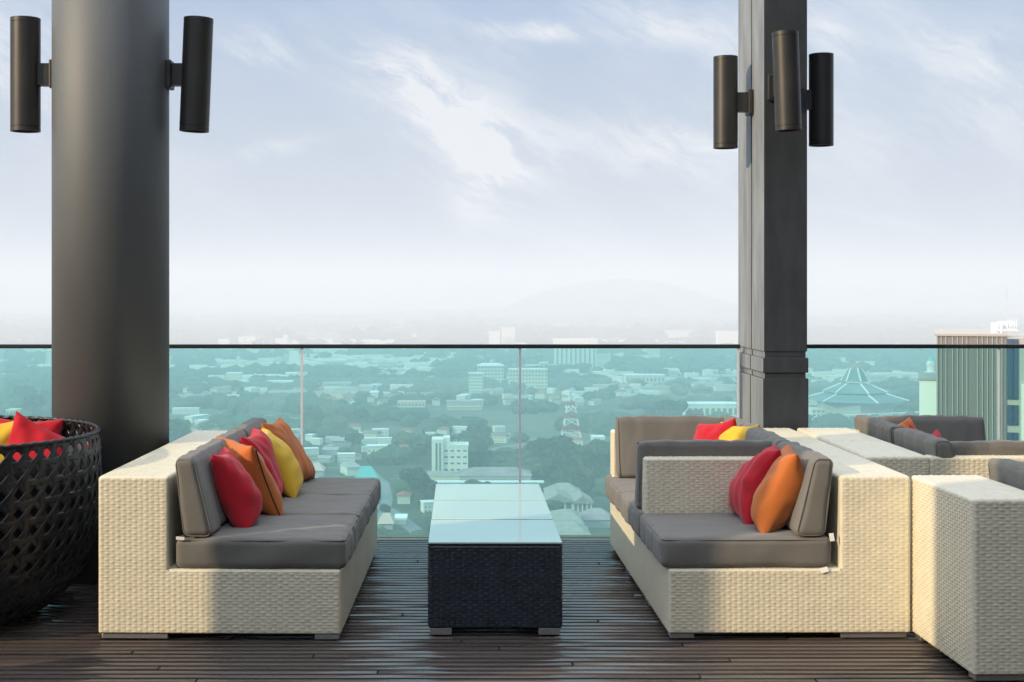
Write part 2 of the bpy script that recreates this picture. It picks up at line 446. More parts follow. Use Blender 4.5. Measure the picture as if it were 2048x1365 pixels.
def wall_lamp(loc, length, dia, tilt, bdir, blen, label):
    """up-down light: cylinder with rings at both ends, arm and wall plate. bdir = unit vector in x,y towards the wall"""
    t = thing('wall_lamp', label, 'lamp', loc, 0.0, 'cylindrical lamps fixed to the columns')
    r = dia / 2; h = length / 2
    prof = [(r - .012, -h + .03), (r - .010, -h), (r, -h), (r, -h + .022), (r - .0025, -h + .023), (r - .0025, -h + .026), (r, -h + .027),
            (r, h - .027), (r - .0025, h - .026), (r - .0025, h - .023), (r, h - .022), (r, h), (r - .010, h), (r - .012, h - .03)]
    n = 48; V = []; Q = []
    rot = Euler((0, R(tilt), 0)).to_matrix()
    for (a, z) in prof:
        for i in range(n): V.append(tuple(rot @ Vector((a * math.cos(2 * PI * i / n), a * math.sin(2 * PI * i / n), z))))
    for k in range(len(prof) - 1):
        for i in range(n): Q.append((k * n + i, k * n + (i + 1) % n, (k + 1) * n + (i + 1) % n, (k + 1) * n + i))
    o = obj('lamp_body', V, np.array(Q), M['lamp'], t)
    for e in o.data.polygons: e.use_smooth = True
    try: o.data.set_sharp_from_angle(angle=R(35))
    except Exception: pass
    for sgn, nm in ((-1, 'lens'), (1, 'lens')):
        V = [tuple(rot @ Vector(((r - .011) * math.cos(2 * PI * i / n), (r - .011) * math.sin(2 * PI * i / n), sgn * (h - .018)))) for i in range(n)]
        obj(nm, V, [tuple(range(n))] if sgn > 0 else [tuple(range(n - 1, -1, -1))], M['lens'], t)
    bx, by = bdir; px, py = -by, bx
    def oriented(d0, d1, w, z0, z1, name, bev):
        v = []
        for z in (z0, z1):
            for d in (d0, d1):
                for s in (-w / 2, w / 2): v.append((bx * d + px * s, by * d + py * s, z))
        return obj(name, v, [(0, 1, 3, 2), (4, 6, 7, 5), (0, 4, 5, 1), (2, 3, 7, 6), (0, 2, 6, 4), (1, 5, 7, 3)], M['lamp'], t)
    oriented(r * .8, r + blen, .062, -.058, .058, 'arm', 0)
    p = oriented(r + blen, r + blen + .028, .11, -.075, .075, 'wall_plate', 0)
    b = p.modifiers.new('bevel', 'BEVEL'); b.width = .006; b.segments = 2
    return t
wall_lamp((-2.306, 7.43, 2.640), .600, .156, 0, (1, 0), .060, 'dark cylinder lamp on the left side of the round column')
wall_lamp((-1.399, 7.43, 2.640), .600, .156, 2.3, (-1, 0), .048, 'slightly tilted cylinder lamp on the right side of the round column')
wall_lamp((1.603, 8.45, 2.630), .552, .146, 0, (1, 0), .055, 'brownish cylinder lamp on the left side of the square column')
wall_lamp((1.835, 7.86, 2.670), .552, .146, -2.0, (0, 1), .155, 'tilted cylinder lamp on the front of the square column')
wall_lamp((2.180, 8.45, 2.645), .552, .146, 0, (-1, 0), .054, 'near black cylinder lamp on the right side of the square column')

# unseen column and walls added outside the frame to shade furniture and darken reflections
m = MB().box(-.15, .15, -.517, .517, 0, 5.0)
o = m.build('square_column', M['concrete'], None, bevel=.006, loc=(-4.15, 3.667, 0)); tag(o, 'wide dark column added unseen left of the view to shade the seating', 'column')
SHADE = o
o = MB().box(-.12, .12, -2.7, 2.7, 0, 5.0).build('unseen_wall', M['concrete'], None, bevel=.006, loc=(-4.15, -.406, 0)); tag(o, 'dark wall added unseen left of the view to shade the seating', 'wall')

o = MB().box(-.15, .15, -5.5, 9.4, 0, 18).build('unseen_wall', M['added_wall'], None, loc=(6.6, -1, 0)); tag(o, 'dark wall added unseen right of the view to darken reflections', 'wall')  # unseen wall, sized so the round column's right side reflects dark
o = MB().box(-5, 5.5, -.15, .15, 0, 6.5).build('unseen_wall', M['added_wall'], None, loc=(1.0, -6.7, 0)); tag(o, 'dark wall added unseen behind the viewer to darken reflections', 'wall')
# ------------------------------------------------------------------ wicker
WA, WB = .024, .0125
def weave_h(s, t, amp):
    s = s + .0009 * np.sin(t * 31 + s * 7) + .0006 * np.sin(t * 83 + 1.3); t = t + .0008 * np.sin(s * 27 + 2) + .0005 * np.sin(s * 71)
    i = np.floor(s / WA + 1e-6); j = np.floor(t / WB + 1e-6)
    amp = amp * (1 + .13 * np.sin(i * 12.9898 + j * 78.233) * np.cos(i * 4.1 - j * 9.7))
    fs = s / WA - i - .5; ft = t / WB - j - .5
    over = ((i + j) % 2) < .5
    hz = (.15 + .85 * np.cos(PI * fs) ** .8) * (1 - np.abs(2 * ft) ** 5 * .75)
    vt = .62 * (.25 + .75 * np.cos(PI * ft)) * (1 - np.abs(2 * fs) ** 6 * .8)
    return amp * np.where(over, np.nan_to_num(hz), vt)

def wicker_patch(o, u, v, w, h, s0=0, t0=0, rnd=(1, 1, 1, 1), rad=.011, amp=.0030, ns=6, ntt=4, nrm=None):
    """a woven rectangle of real relief. rnd: rounded at (s=0, s=w, t=0, t=h)"""
    u = np.array(u, float); v = np.array(v, float); o = np.array(o, float)
    n = np.cross(u, v) if nrm is None else np.array(nrm, float)
    d0 = rad * (1 - 1 / math.sqrt(2))
    a0, a1 = (d0 if rnd[0] else 0), (w - d0 if rnd[1] else w); b0, b1 = (d0 if rnd[2] else 0), (h - d0 if rnd[3] else h)
    def axis(lo, hi, step, off):
        k = np.arange(math.ceil((lo + off) / step - 1e-9), math.floor((hi + off) / step + 1e-9) + 1) * step - off
        k = k[(k > lo + step * .2) & (k < hi - step * .2)]
        return np.concatenate([[lo], k, [hi]])
    S = axis(a0, a1, WA / ns, s0); T = axis(b0, b1, WB / ntt, t0)
    s, t = np.meshgrid(S, T, indexing='ij'); s = s.ravel(); t = t.ravel()
    H = weave_h(s + s0, t + t0, amp)
    drop = np.zeros_like(s); fade = np.ones_like(s)
    for k, d in enumerate((s, w - s, t, h - t)):
        if rnd[k]:
            q = np.clip(d, 0, rad); drop = np.maximum(drop, rad - np.sqrt(np.maximum(0, rad ** 2 - (rad - q) ** 2)))
            fade = np.minimum(fade, np.clip((d - d0) / .004, 0, 1))
    H = H * fade - drop
    P = o + s[:, None] * u + t[:, None] * v + H[:, None] * n
    nt_ = len(T); i = (np.arange(len(S) - 1)[:, None] * nt_ + np.arange(nt_ - 1)[None, :]).ravel()
    Q = np.stack([i, i + nt_, i + nt_ + 1, i + 1], 1)
    if np.dot(np.cross(u, v), n) < 0: Q = Q[:, ::-1]
    return P, Q

def join(parts):
    V = []; Q = []; o = 0
    for P, q in parts: V.append(P); Q.append(q + o); o += len(P)
    return np.concatenate(V), np.concatenate(Q)

def plain(o, u, v, w, h):
    o = np.array(o, float); u = np.array(u, float); v = np.array(v, float)
    P = np.array([o, o + u * w, o + u * w + v * h, o + v * h]); return P, np.array([[0, 1, 2, 3]])

# module local frame: x from the back (0) to the front edge (D); y from 0 to L; z up
D, BW, ZB, ZS, ZT = 1.038, .300, .028, .304, .700
def frame_mesh(L, amp=.0031, ends=(1, 1)):
    k = dict(amp=amp); P = []
    for y, sgn in ((0, -1), (L, 1)):
        if not ends[0 if sgn < 0 else 1]:
            P.append(plain((0, y, ZB), (1, 0, 0), (0, 0, 1), BW, ZT - ZB)); P.append(plain((BW, y, ZB), (1, 0, 0), (0, 0, 1), D - BW, ZS - ZB)); continue
        P.append(wicker_patch((0, y, ZB), (1, 0, 0), (0, 0, 1), BW, ZS - ZB, 0, 0, (1, 0, 1, 0), nrm=(0, sgn, 0), **k))
        P.append(wicker_patch((0, y, ZS), (1, 0, 0), (0, 0, 1), BW, ZT - ZS, 0, ZS - ZB, (1, 1, 0, 1), nrm=(0, sgn, 0), **k))
        P.append(wicker_patch((BW, y, ZB), (1, 0, 0), (0, 0, 1), D - BW, ZS - ZB, BW, 0, (0, 1, 1, 1), nrm=(0, sgn, 0), **k))
    P.append(wicker_patch((D, 0, ZB), (0, 1, 0), (0, 0, 1), L, ZS - ZB, .012, 0, nrm=(1, 0, 0), **k))
    P.append(wicker_patch((0, 0, ZB), (0, 1, 0), (0, 0, 1), L, ZT - ZB, .012, 0, nrm=(-1, 0, 0), **k))
    P.append(wicker_patch((0, 0, ZT), (1, 0, 0), (0, 1, 0), BW, L, 0, .006, nrm=(0, 0, 1), **k))
    P.append(wicker_patch((BW, 0, ZS), (0, 1, 0), (0, 0, 1), L, ZT - ZS, .012, 0, (1, 1, 0, 1), nrm=(1, 0, 0), amp=.002, ns=3, ntt=2))
    P.append(wicker_patch((BW, 0, ZS), (1, 0, 0), (0, 1, 0), D - BW, L, 0, 0, (0, 1, 1, 1), nrm=(0, 0, 1), amp=.002, ns=3, ntt=2))
    P.append(plain((.01, .01, ZB + .004), (1, 0, 0), (0, 1, 0), D - .02, L - .02))
    return join(P)

def wicker_box(x0, x1, y0, y1, z0, z1, amp=.0031, faces='-x+x-y+y+z'):
    P = []
    if '-y' in faces: P.append(wicker_patch((x0, y0, z0), (1, 0, 0), (0, 0, 1), x1 - x0, z1 - z0, 0, z0 - ZB, nrm=(0, -1, 0), amp=amp))
    if '+y' in faces: P.append(wicker_patch((x0, y1, z0), (1, 0, 0), (0, 0, 1), x1 - x0, z1 - z0, 0, z0 - ZB, nrm=(0, 1, 0), amp=amp))
    if '-x' in faces: P.append(wicker_patch((x0, y0, z0), (0, 1, 0), (0, 0, 1), y1 - y0, z1 - z0, 0, z0 - ZB, nrm=(-1, 0, 0), amp=amp))
    if '+x' in faces: P.append(wicker_patch((x1, y0, z0), (0, 1, 0), (0, 0, 1), y1 - y0, z1 - z0, 0, z0 - ZB, nrm=(1, 0, 0), amp=amp))
    if '+z' in faces: P.append(wicker_patch((x0, y0, z1), (1, 0, 0), (0, 1, 0), x1 - x0, y1 - y0, 0, 0, nrm=(0, 0, 1), amp=amp))
    P.append(plain((x0 + .01, y0 + .01, z0 + .004), (1, 0, 0), (0, 1, 0), x1 - x0 - .02, y1 - y0 - .02))
    return join(P)

def mesh_obj(name, VQ, material, parent, smooth=True):
    o = obj(name, VQ[0], VQ[1], material, parent, smooth=smooth); return o

def leg_mesh(x0, x1, y0, y1, zt=ZB):
    """flat aluminium foot: plate with a lip, on two dark pads"""
    m = MB().box(x0, x1, y0, y1, .006, zt - .001)
    for xx in (x0 + .03, x1 - .03): m.cyl((xx, (y0 + y1) / 2), .012, .012, -.0005, .006, 12, 1)
    return m

def back_cushion(L, seed):
    V, Q = soft_block(.105, L - .012, .335, .028, .008, 34, seed, .0026)
    V = V.copy(); z = V[:, 2] / .335
    th = 1.25 - .45 * z                       # thicker at its foot
    V[:, 0] = V[:, 0] * th + (.062 - .060 * z) + .002 * np.sin(V[:, 1] * 9 + seed)
    return V, Q

def seat_cushion(L, seed, lx=.735):
    return soft_block(lx, L - .008, .132, .030, .009, 40, seed, .0030)

def add_module(meshes, name, label, loc, rz, flip, group, tags=True, arm=None, L=.7, back=True, seat_dx=0.0, seed=0, end_cushion=None):
    """flip: the module faces -x (built as the same meshes turned half a turn)"""
    t = thing(name, label, 'sofa', loc, rz, group)
    inner = Matrix.Rotation(PI, 4, 'Z') @ Matrix.Translation((-D, -L, 0)) @ Matrix.Identity(4) if flip else Matrix.Identity(4)
    def put(o): o.matrix_local = inner @ o.matrix_local; return o
    fo = bpy.data.objects.new('wicker_frame', meshes['frame']); C.objects.link(fo); fo.parent = t; put(fo)
    for k, (a, b) in enumerate((((.012, .295), .06), ((.012, .295), L - .13), ((D - .112, D - .010), .06), ((D - .112, D - .010), L - .13))):
        yy = .012 if k % 2 == 0 else L - .082
        o = leg_mesh(a[0], a[1], yy, yy + .07).build('foot', [M['alu'], M['rubber']], t, bevel=.0015); put(o)
    s = mesh_obj('seat_cushion', seat_cushion(L, seed), M['cushion'], t); s.location = (BW + .012 + .3675 + .012 + seat_dx, L / 2, ZS + .001); 
    bpy.context.view_layer.update() if False else None
    s.matrix_local = inner @ Matrix.Translation(s.location)
    seam_loop(.735, L - .008, .132, s)
    if back:
        V, Q = back_cushion(L, seed + 3)
        b = mesh_obj('back_cushion', (V, Q), M['cushion'], t); b.matrix_local = inner @ Matrix.Translation((BW + .064, L / 2, ZS + .137))
        back_piping(L, b)
    return t, inner

def tube(pts, r, closed=True, n=6):
    pts = [Vector(p) for p in pts]; V = []; Q = []; N_ = len(pts)
    for i, p in enumerate(pts):
        a = pts[(i - 1) % N_] if closed or i > 0 else p; b = pts[(i + 1) % N_] if closed or i < N_ - 1 else p
        d = (b - a).normalized(); up = Vector((0, 0, 1)) if abs(d.z) < .9 else Vector((1, 0, 0))
        x = d.cross(up).normalized(); y = x.cross(d)
        for k in range(n): V.append(tuple(p + (x * math.cos(2 * PI * k / n) + y * math.sin(2 * PI * k / n)) * r))
    for i in range(N_ if closed else N_ - 1):
        j = (i + 1) % N_
        for k in range(n): Q.append((i * n + k, i * n + (k + 1) % n, j * n + (k + 1) % n, j * n + k))
    return V, np.array(Q)

def rect_loop(hx, hy, r, n=5):
    out = []
    for (sx, sy, a0) in ((1, 1, 0), (-1, 1, 90), (-1, -1, 180), (1, -1, 270)):
        for k in range(n + 1):
            a = R(a0 + 90 * k / n); out.append((sx * (hx - r) + r * math.cos(a), sy * (hy - r) + r * math.sin(a)))
    return out

def seam_loop(lx, ly, lz, parent):
    for z in (lz - .010,):
        pts = [(x, y, z) for x, y in rect_loop(lx / 2 - .0068, ly / 2 - .0068, .028)]
        V, Q = tube(pts, .0032)
        obj('piping', V, Q, M['cushion'], parent, smooth=True)

def back_piping(L, parent):
    H = .335
    for sy in (-1, 1):
        y = sy * ((L - .012) / 2 - .0075)
        pts = []
        for hx, hz in rect_loop(.0525 - .004, H / 2 - .004, .026):
            z = hz + H / 2; q = z / H; pts.append((hx * (1.25 - .45 * q) + (.062 - .060 * q), y, z))
        V, Q = tube(pts, .0030); obj('piping', V, Q, M['cushion'], parent, smooth=True)

def care_tag(parent, pos, w, h, rot, label=None):
    o = MB().box(-w / 2, w / 2, -.0006, .0006, 0, h).build('care_tag', M['tagw'], parent)
    o.location = pos; o.rotation_euler = rot; return o

LL, LR = .655, .700
def frame_data(L):
    V, Q = frame_mesh(L); o = obj('wicker_frame', V, Q, M['wicker'], smooth=True); me = o.data; bpy.data.objects.remove(o); return {'frame': me}
MESH_L = frame_data(LL); MESH_R = frame_data(LR)

# left sofa: three modules facing right (+x)
aL = R(-1.15)
lab = ['front module of the left cream wicker sofa, red pillow on its seat', 'middle module of the left cream wicker sofa, yellow pillow on its seat', 'rear module of the left cream wicker sofa, nearest the glass']
for k in range(3):
    x = -1.547 + math.sin(-aL) * LL * k; y = 5.99 + LL * k
    t, inner = add_module(MESH_L, 'sofa_module', lab[k], (x, y, 0), aL, False, 'cream wicker sofa modules with taupe cushions', L=LL - .004, seed=10 + k * 7)
    if k == 0: care_tag(t, (.352, -.006, .432), .036, .014, (0, R(4), 0))

# right sofa: three modules facing left (-x)
aR = R(0.65)
lab = ['front module of the right cream wicker sofa, red and orange pillows on it', 'middle module of the right cream wicker sofa with a woven armrest facing the camera', 'rear corner module of the right cream wicker sofa beside the glass balustrade']
RM = []
for k in range(3):
    x = .892 - math.sin(aR) * LR * k; y = 5.99 + LR * k
    t, inner = add_module(MESH_R, 'sofa_module', lab[k], (x, y, 0), aR, True, 'cream wicker sofa modules with taupe cushions', L=LR - .004, seed=50 + k * 7, seat_dx=.010)
    RM.append(t)
care_tag(RM[0], (.700, -.012, .425), .020, .034, (R(-12), R(-6), 0))
care_tag(RM[0], (.668, -.014, .292), .034, .022, (R(-20), R(-14), 0))
# armrests on the right sofa (local x: 0 = front edge, D-BW = back block)
mesh_obj('armrest', wicker_box(.0, D - BW - .001, .0, .10, ZS + .002, ZT - .006), M['wicker'], RM[1])
mesh_obj('armrest', wicker_box(.0, D - BW - .001, LR - .11, LR - .012, ZS + .002, ZT - .006), M['wicker'], RM[2])
# cushions leaning on the armrests
def arm_cushion(parent, L, loc, rz, seed, tilt=0.0, dark=None):
    V, Q = back_cushion(L, seed); b = mesh_obj('armrest_cushion', (V, Q), M['cushion'], parent); b.location = loc; b.rotation_euler = (0, tilt, rz)
    back_piping(L, b); return b
arm_cushion(RM[1], .70, (.322, .104, ZS + .125), R(90), 71)
arm_cushion(RM[2], .62, (.322, LR - .115, ZS + .137), R(-90), 72)
care_tag(RM[1], (-.008, .10, .455), .026, .030, (0, R(14), R(-30)))

# second row, back to back with the right sofa, facing right (+x)
lab = ['nearest wicker module at the right edge, only its plain back and side in view', 'module of the far right wicker row whose woven side panel faces the camera', 'rear module of the far right wicker row beside the glass']
row2 = [(1.957, 5.335), (1.950, 6.70), (1.950, 7.405)]
R2 = []
for k, (x, y) in enumerate(row2):
    t, inner = add_module(MESH_R, 'sofa_module', lab[k], (x, y, 0), R(1.1) if k == 0 else 0, False, 'cream wicker sofa modules with taupe cushions', L=LR - .004, seed=90 + k * 7)
    R2.append(t)
mesh_obj('armrest', wicker_box(BW + .001, D, .0, .10, ZS + .002, ZT - .001), M['wicker'], R2[1])
mesh_obj('armrest', wicker_box(BW + .001, D, LR - .11, LR - .012, ZS + .002, ZT - .006), M['wicker'], R2[2])
arm_cushion(R2[1], .62, (.70, .104, ZS + .120), R(90), 73)
arm_cushion(R2[2], .60, (.735, LR - .115, ZS + .137), R(-90), 74)

# ------------------------------------------------------------------ coffee tables
TW, TL, TH = .585, .608, .409
def table_data():
    x0, x1 = 0, TW
    V, Q = wicker_box(.004, TW - .004, .004, TL - .004, .034, TH - .012, amp=.0036)
    o = obj('table_body', V, Q, M['black_wicker'], smooth=True); me = o.data; bpy.data.objects.remove(o); return me
tme = table_data()
tl = ['front black wicker coffee table with pale glass top', 'middle black wicker coffee table with pale glass top, between two others', 'rear black wicker coffee table with pale glass top, nearest the balustrade']
def make_table(label, loc):
    t = thing('coffee_table', label, 'table', loc, 0, 'row of black wicker coffee tables')
    b = bpy.data.objects.new('table_body', tme); C.objects.link(b); b.parent = t
    MB().box(.003, TW - .003, .004, TL - .018, TH - .008, TH).build('glass_top', [M['ttop'], M['tedge']], t, bevel=.0015)
    g = t.children[-1]
    MB().box(.001, TW - .001, .001, TL + .002, TH - .0125, TH - .0085).build('top_frame', M['black'], t)
    for x in (.012, TW - .105):
        for y in (.012, TL - .08):
            leg_mesh(x, x + .092, y, y + .068, .036).build('foot', [M['alu'], M['rubber']], t, bevel=.0015)
    return t
t0 = make_table(tl[0], (-.140, 6.05, 0))
for k in (1, 2):
    c = copy_tree(t0); c.location = (-.140 + .001 * k, 6.05 + .612 * k, 0); c['label'] = tl[k]

# ------------------------------------------------------------------ pillows
def pillow(mname, label, c, yaw, tilt, size=.40, thick=.075, seed=0, roll=0.0, sag=0.0, zipp=False):
    """c: centre; the pillow's normal points along yaw (deg from +x towards -y is negative) and is tilted up by tilt"""
    n = 44; t = np.linspace(-1, 1, n + 1); tt = np.sign(t) * (1 - (1 - np.abs(t)) ** 1.35)
    a, b = np.meshgrid(tt, tt, indexing='ij'); a = a.ravel(); b = b.ravel()
    hs = size / 2
    pinch = .085
    x = a * hs * (1 - pinch * (1 - b ** 2) ** 1.0 * np.abs(a) ** 1.5 - .035 * (1 - b ** 2)); y = b * hs * (1 - pinch * (1 - a ** 2) * np.abs(b) ** 1.5 - .035 * (1 - a ** 2))
    prof = ((1 - np.abs(a) ** 2.1) * (1 - np.abs(b) ** 2.1)) ** .43
    z = thick * prof
    z *= 1 + .16 * np.clip(-b, -1, 1)          # filling settles to the foot
    P = np.stack([x, y, 0 * x], 1)
    edge = np.maximum(np.abs(a), np.abs(b))
    ang = np.arctan2(b, a); rad = np.sqrt(a ** 2 + b ** 2)
    wr = waves(P, .11, seed) * .0042 + np.sin(ang * 9 + waves(P, .3, seed + 3) * 1.5) * .0075 * np.clip(rad - .40, 0, 1) * (1 - edge ** 6)
    wr2 = waves(P, .11, seed + 9) * .0042 + np.sin(ang * 8 + waves(P, .3, seed + 5) * 1.5) * .0075 * np.clip(rad - .40, 0, 1) * (1 - edge ** 6)
    keep = np.clip((1 - edge) * 8, 0, 1)
    bend = .02 * waves(P, .5, seed + 20) * np.ones_like(a)
    top = np.stack([x, y, z + wr * keep + bend], 1); bot = np.stack([x, y, -z + wr2 * keep + bend], 1)
    i = (np.arange(n)[:, None] * (n + 1) + np.arange(n)[None, :]).ravel(); q = np.stack([i, i + n + 1, i + n + 2, i + 1], 1)
    off = (n + 1) ** 2
    V = np.concatenate([top, bot]); Q = np.concatenate([q, q[:, ::-1] + off])
    # weld the rim
    border = np.where(edge > 1 - 1e-9)[0]; remap = np.arange(2 * off); remap[border + off] = border; Q = remap[Q]
    if sag:
        V[:, 1] -= sag * np.clip(V[:, 1] / hs, 0, 1) * (1 - (V[:, 0] / hs) ** 2)
    yv, tv = R(yaw), R(tilt)
    nrm = Vector((math.cos(yv) * math.cos(tv), math.sin(yv) * math.cos(tv), math.sin(tv)))
    side = Vector((-math.sin(yv), math.cos(yv), 0)); up = nrm.cross(side)
    rr = R(roll); s2 = side * math.cos(rr) + up * math.sin(rr); u2 = up * math.cos(rr) - side * math.sin(rr)
    Mx = Matrix((s2, u2, nrm)).transposed().to_4x4(); Mx.translation = Vector(c)
    o = obj('pillow', V, Q, M[mname], smooth=True); o.matrix_world = Mx
    tag(o, label, 'pillow', 'loose throw pillows')
    seam = MB(); 
    if zipp:
        pts = []
        for k in np.linspace(-.86, .86, 26):
            pts.append((-hs * (1 - .12 * (1 - k * k)) - .0015, k * hs, .006))
        V2, Q2 = tube(pts, .0032, closed=False); obj('zip', V2, Q2, M['zip'], o, smooth=True)
    return o

def Pt(px, py, Y): return ((px - PX0) * Y / F, Y, HC - (py - PY0) * Y / F)
# left sofa
pillow('red', 'deep red pillow nearest the camera on the left sofa', (-1.022, 6.38, .598), 0, 27, .375, .098, 1, 0)
pillow('orange', 'orange pillow with a black zip behind the near red one', (-1.010, 6.70, .602), 33, 22, .40, .085, 2, 2, zipp=True)
pillow('red', 'crimson pillow between the orange and the yellow one on the left sofa', (-1.005, 7.06, .602), 2, 27, .38, .088, 3, 0)
pillow('yellow', 'mustard yellow pillow on the left sofa', (-.955, 7.30, .595), 4, 30, .38, .085, 4, 0)
pillow('orange', 'rust orange pillow at the far end of the left sofa', (-.955, 7.66, .605), -8, 27, .40, .090, 5, 0)
# right sofa
pillow('red', 'red pillow behind the orange one on the right sofa front seat', (1.375, 6.47, .602), 176, 26, .39, .088, 6, 0)
pillow('orange', 'plump orange pillow leaning on the back of the right sofa', (1.425, 6.27, .605), 172, 20, .39, .100, 7, 0)
pillow('red', 'small red corner of a pillow showing behind the armrest cushion', Pt(1422, 905, 7.60), 200, 18, .36, .08, 8, 10)
pillow('yellow', 'yellow pillow tip showing behind the armrest cushion of the right sofa', Pt(1468, 912, 7.45), 200, 20, .36, .08, 9, 4)
# second row
pillow('orange', 'orange pillow tip rising behind the far right row of cushions', Pt(1808, 892, 7.60), 300, 20, .27, .05, 12, 12)
pillow('red', 'small red pillow tip behind the far right back cushion', Pt(1848, 924, 7.45), 330, 20, .30, .06, 13, 40)
pillow('red', 'crimson pillow edge between the back cushion and armrest cushion of the far right row', Pt(1880, 930, 7.10), 330, 18, .32, .06, 14, 5)

# ------------------------------------------------------------------ woven bowl chair
def bowl_chair():
    cx, cy, = -2.55, 6.50
    t = thing('bowl_chair', 'big round black open weave bowl chair with bright pillows, cut by the left edge', 'chair', (cx, cy, 0), R(35))
    prof = [(0.0, .56), (.03, .62), (.07, .68), (.15, .755), (.25, .805), (.37, .838), (.50, .855), (.62, .858), (.74, .852), (.832, .842)]
    zs = np.array([p[0] for p in prof]); rs = np.array([p[1] for p in prof])
    dz = np.diff(zs); dr = np.diff(rs); al = np.concatenate([[0], np.cumsum(np.hypot(dz, dr))]); LT = al[-1]
    def surf(s, th, off):
        z = np.interp(s, al, zs); r = np.interp(s, al, rs); e = .01
        tz = np.interp(s + e, al, zs) - np.interp(s - e, al, zs); tr = np.interp(s + e, al, rs) - np.interp(s - e, al, rs)
        l = np.hypot(tz, tr) + 1e-9; nr_, nz = tz / l, -tr / l
        rr = r + nr_ * off
        return np.stack([rr * np.cos(th), rr * np.sin(th), z + nz * off], -1)
    parts = []
    def ribbon(s, th, w, off, thick=.0028):
        # s, th: centreline; w: half width in metres measured on the surface
        r = np.interp(s, al, rs); ds = np.gradient(s); dt = np.gradient(th) * r; l = np.hypot(ds, dt) + 1e-9
        ns_, nt_ = -dt / l, ds / l
        rows = []
        for k, (e, o) in enumerate(((-1, -.0016), (-.5, 0), (.5, 0), (1, -.0016))):
            rows.append(surf(s + ns_ * w * e, th + nt_ * w * e / r, off + o + .001))
        for e in (1, -1): rows.append(surf(s + ns_ * w * e, th + nt_ * w * e / r, off - thick))
        V = np.stack(rows, 1); m = V.shape[0]; k = V.shape[1]; V = V.reshape(-1, 3)
        Q = []
        for i in range(m - 1):
            for j in range(k):
                j2 = (j + 1) % k; Q.append((i * k + j, i * k + j2, (i + 1) * k + j2, (i + 1) * k + j))
        parts.append((V, np.array(Q)))
    N1 = 66; q = 2 * PI / N1
    rm = .85; cell = rm * q
    rw = random.Random(4)
    nsamp = 90
    # uprights in pairs
    for i in range(N1):
        s = np.linspace(0, LT - .002, nsamp); th = np.full(nsamp, i * q) + rw.uniform(-.003, .003)
        ph = i * PI
        ribbon(s, th, .0188, .0024 * np.sin(s / cell * PI + ph))
    # hoops
    K = int(LT / (cell))
    for j in range(K + 1):
        th = np.linspace(0, 2 * PI, N1 * 6 + 1); s = np.full(len(th), min(LT - .012, (j + .5) * LT / (K + .5))) + rw.uniform(-.002, .002)
        ribbon(s, th, .0160, .0024 * np.sin(th / q * PI + j * PI))
    # diagonals both ways
    for i in range(N1):
        for sg in (1, -1):
            s = np.linspace(0, LT - .004, nsamp * 2); th = i * q + sg * s / (LT / (K + .5)) * q
            ribbon(s, th, .0128, .0024 * np.sin(s / cell * PI * 2 + sg) + .0012 * sg)
    V, Q = join(parts)
    obj('woven_shell', V, Q, M['rattan'], t, smooth=False)
    # braided rim
    pts = []
    for k in range(700):
        a = 2 * PI * k / 700; b = a * 90
        pts.append(((.842 + .0025 * math.cos(b)) * math.cos(a), (.842 + .0025 * math.cos(b)) * math.sin(a), .833 + .0025 * math.sin(b)))
    V, Q = tube(pts, .010, n=6); obj('braided_rim', V, Q, M['rattan'], t, smooth=True)
    # seat cushion inside, and the dark floor of the bowl
    n = 72; V = []; Q = []
    pr = [(0, .10), (.66, .10), (.74, .13), (.785, .20), (.80, .30), (.785, .35), (.72, .385), (.5, .40), (.25, .405), (0, .405)]
    for (r, z) in pr:
        for i in range(n): V.append((r * math.cos(2 * PI * i / n), r * math.sin(2 * PI * i / n), z))
    for k in range(len(pr) - 1):
        for i in range(n): Q.append((k * n + i, k * n + (i + 1) % n, (k + 1) * n + (i + 1) % n, (k + 1) * n + i))
    obj('seat_cushion', V, np.array(Q), M['bcush'], t, smooth=True)
    pr = [(.80, .30), (.822, .45), (.825, .68), (.80, .735), (.75, .73), (.70, .66), (.70, .36)]; V = []; Q = []
    for (r, z) in pr:
        for i in range(n): V.append((r * math.cos(2 * PI * i / n), r * math.sin(2 * PI * i / n), z))
    for k in range(len(pr) - 1):
        for i in range(n): Q.append((k * n + i, k * n + (i + 1) % n, (k + 1) * n + (i + 1) % n, (k + 1) * n + i))
    obj('back_cushion', V, np.array(Q), M['bcush'], t, smooth=True)
    MB().cyl((0, 0), .54, .54, .004, .05, 64).build('base_ring', M['rattan'], t)
    return t
M['bcush'] = fabric('charcoal_canvas', (.012, .012, .014))
bowl_chair()
pillow('red', 'bright red pillow with its corner up in the black bowl chair', (-2.085, 6.93, .600), -82, 10, .46, .08, 21, -24)
pillow('red', 'red pillow lying lower behind the upright red one in the bowl chair', (-2.20, 7.10, .675), -80, 12, .36, .07, 23, -3)
pillow('yellow', 'bright yellow pillow in the bowl chair at the left edge of the photo', (-2.35, 6.95, .650), -75, 14, .40, .08, 22, 3)

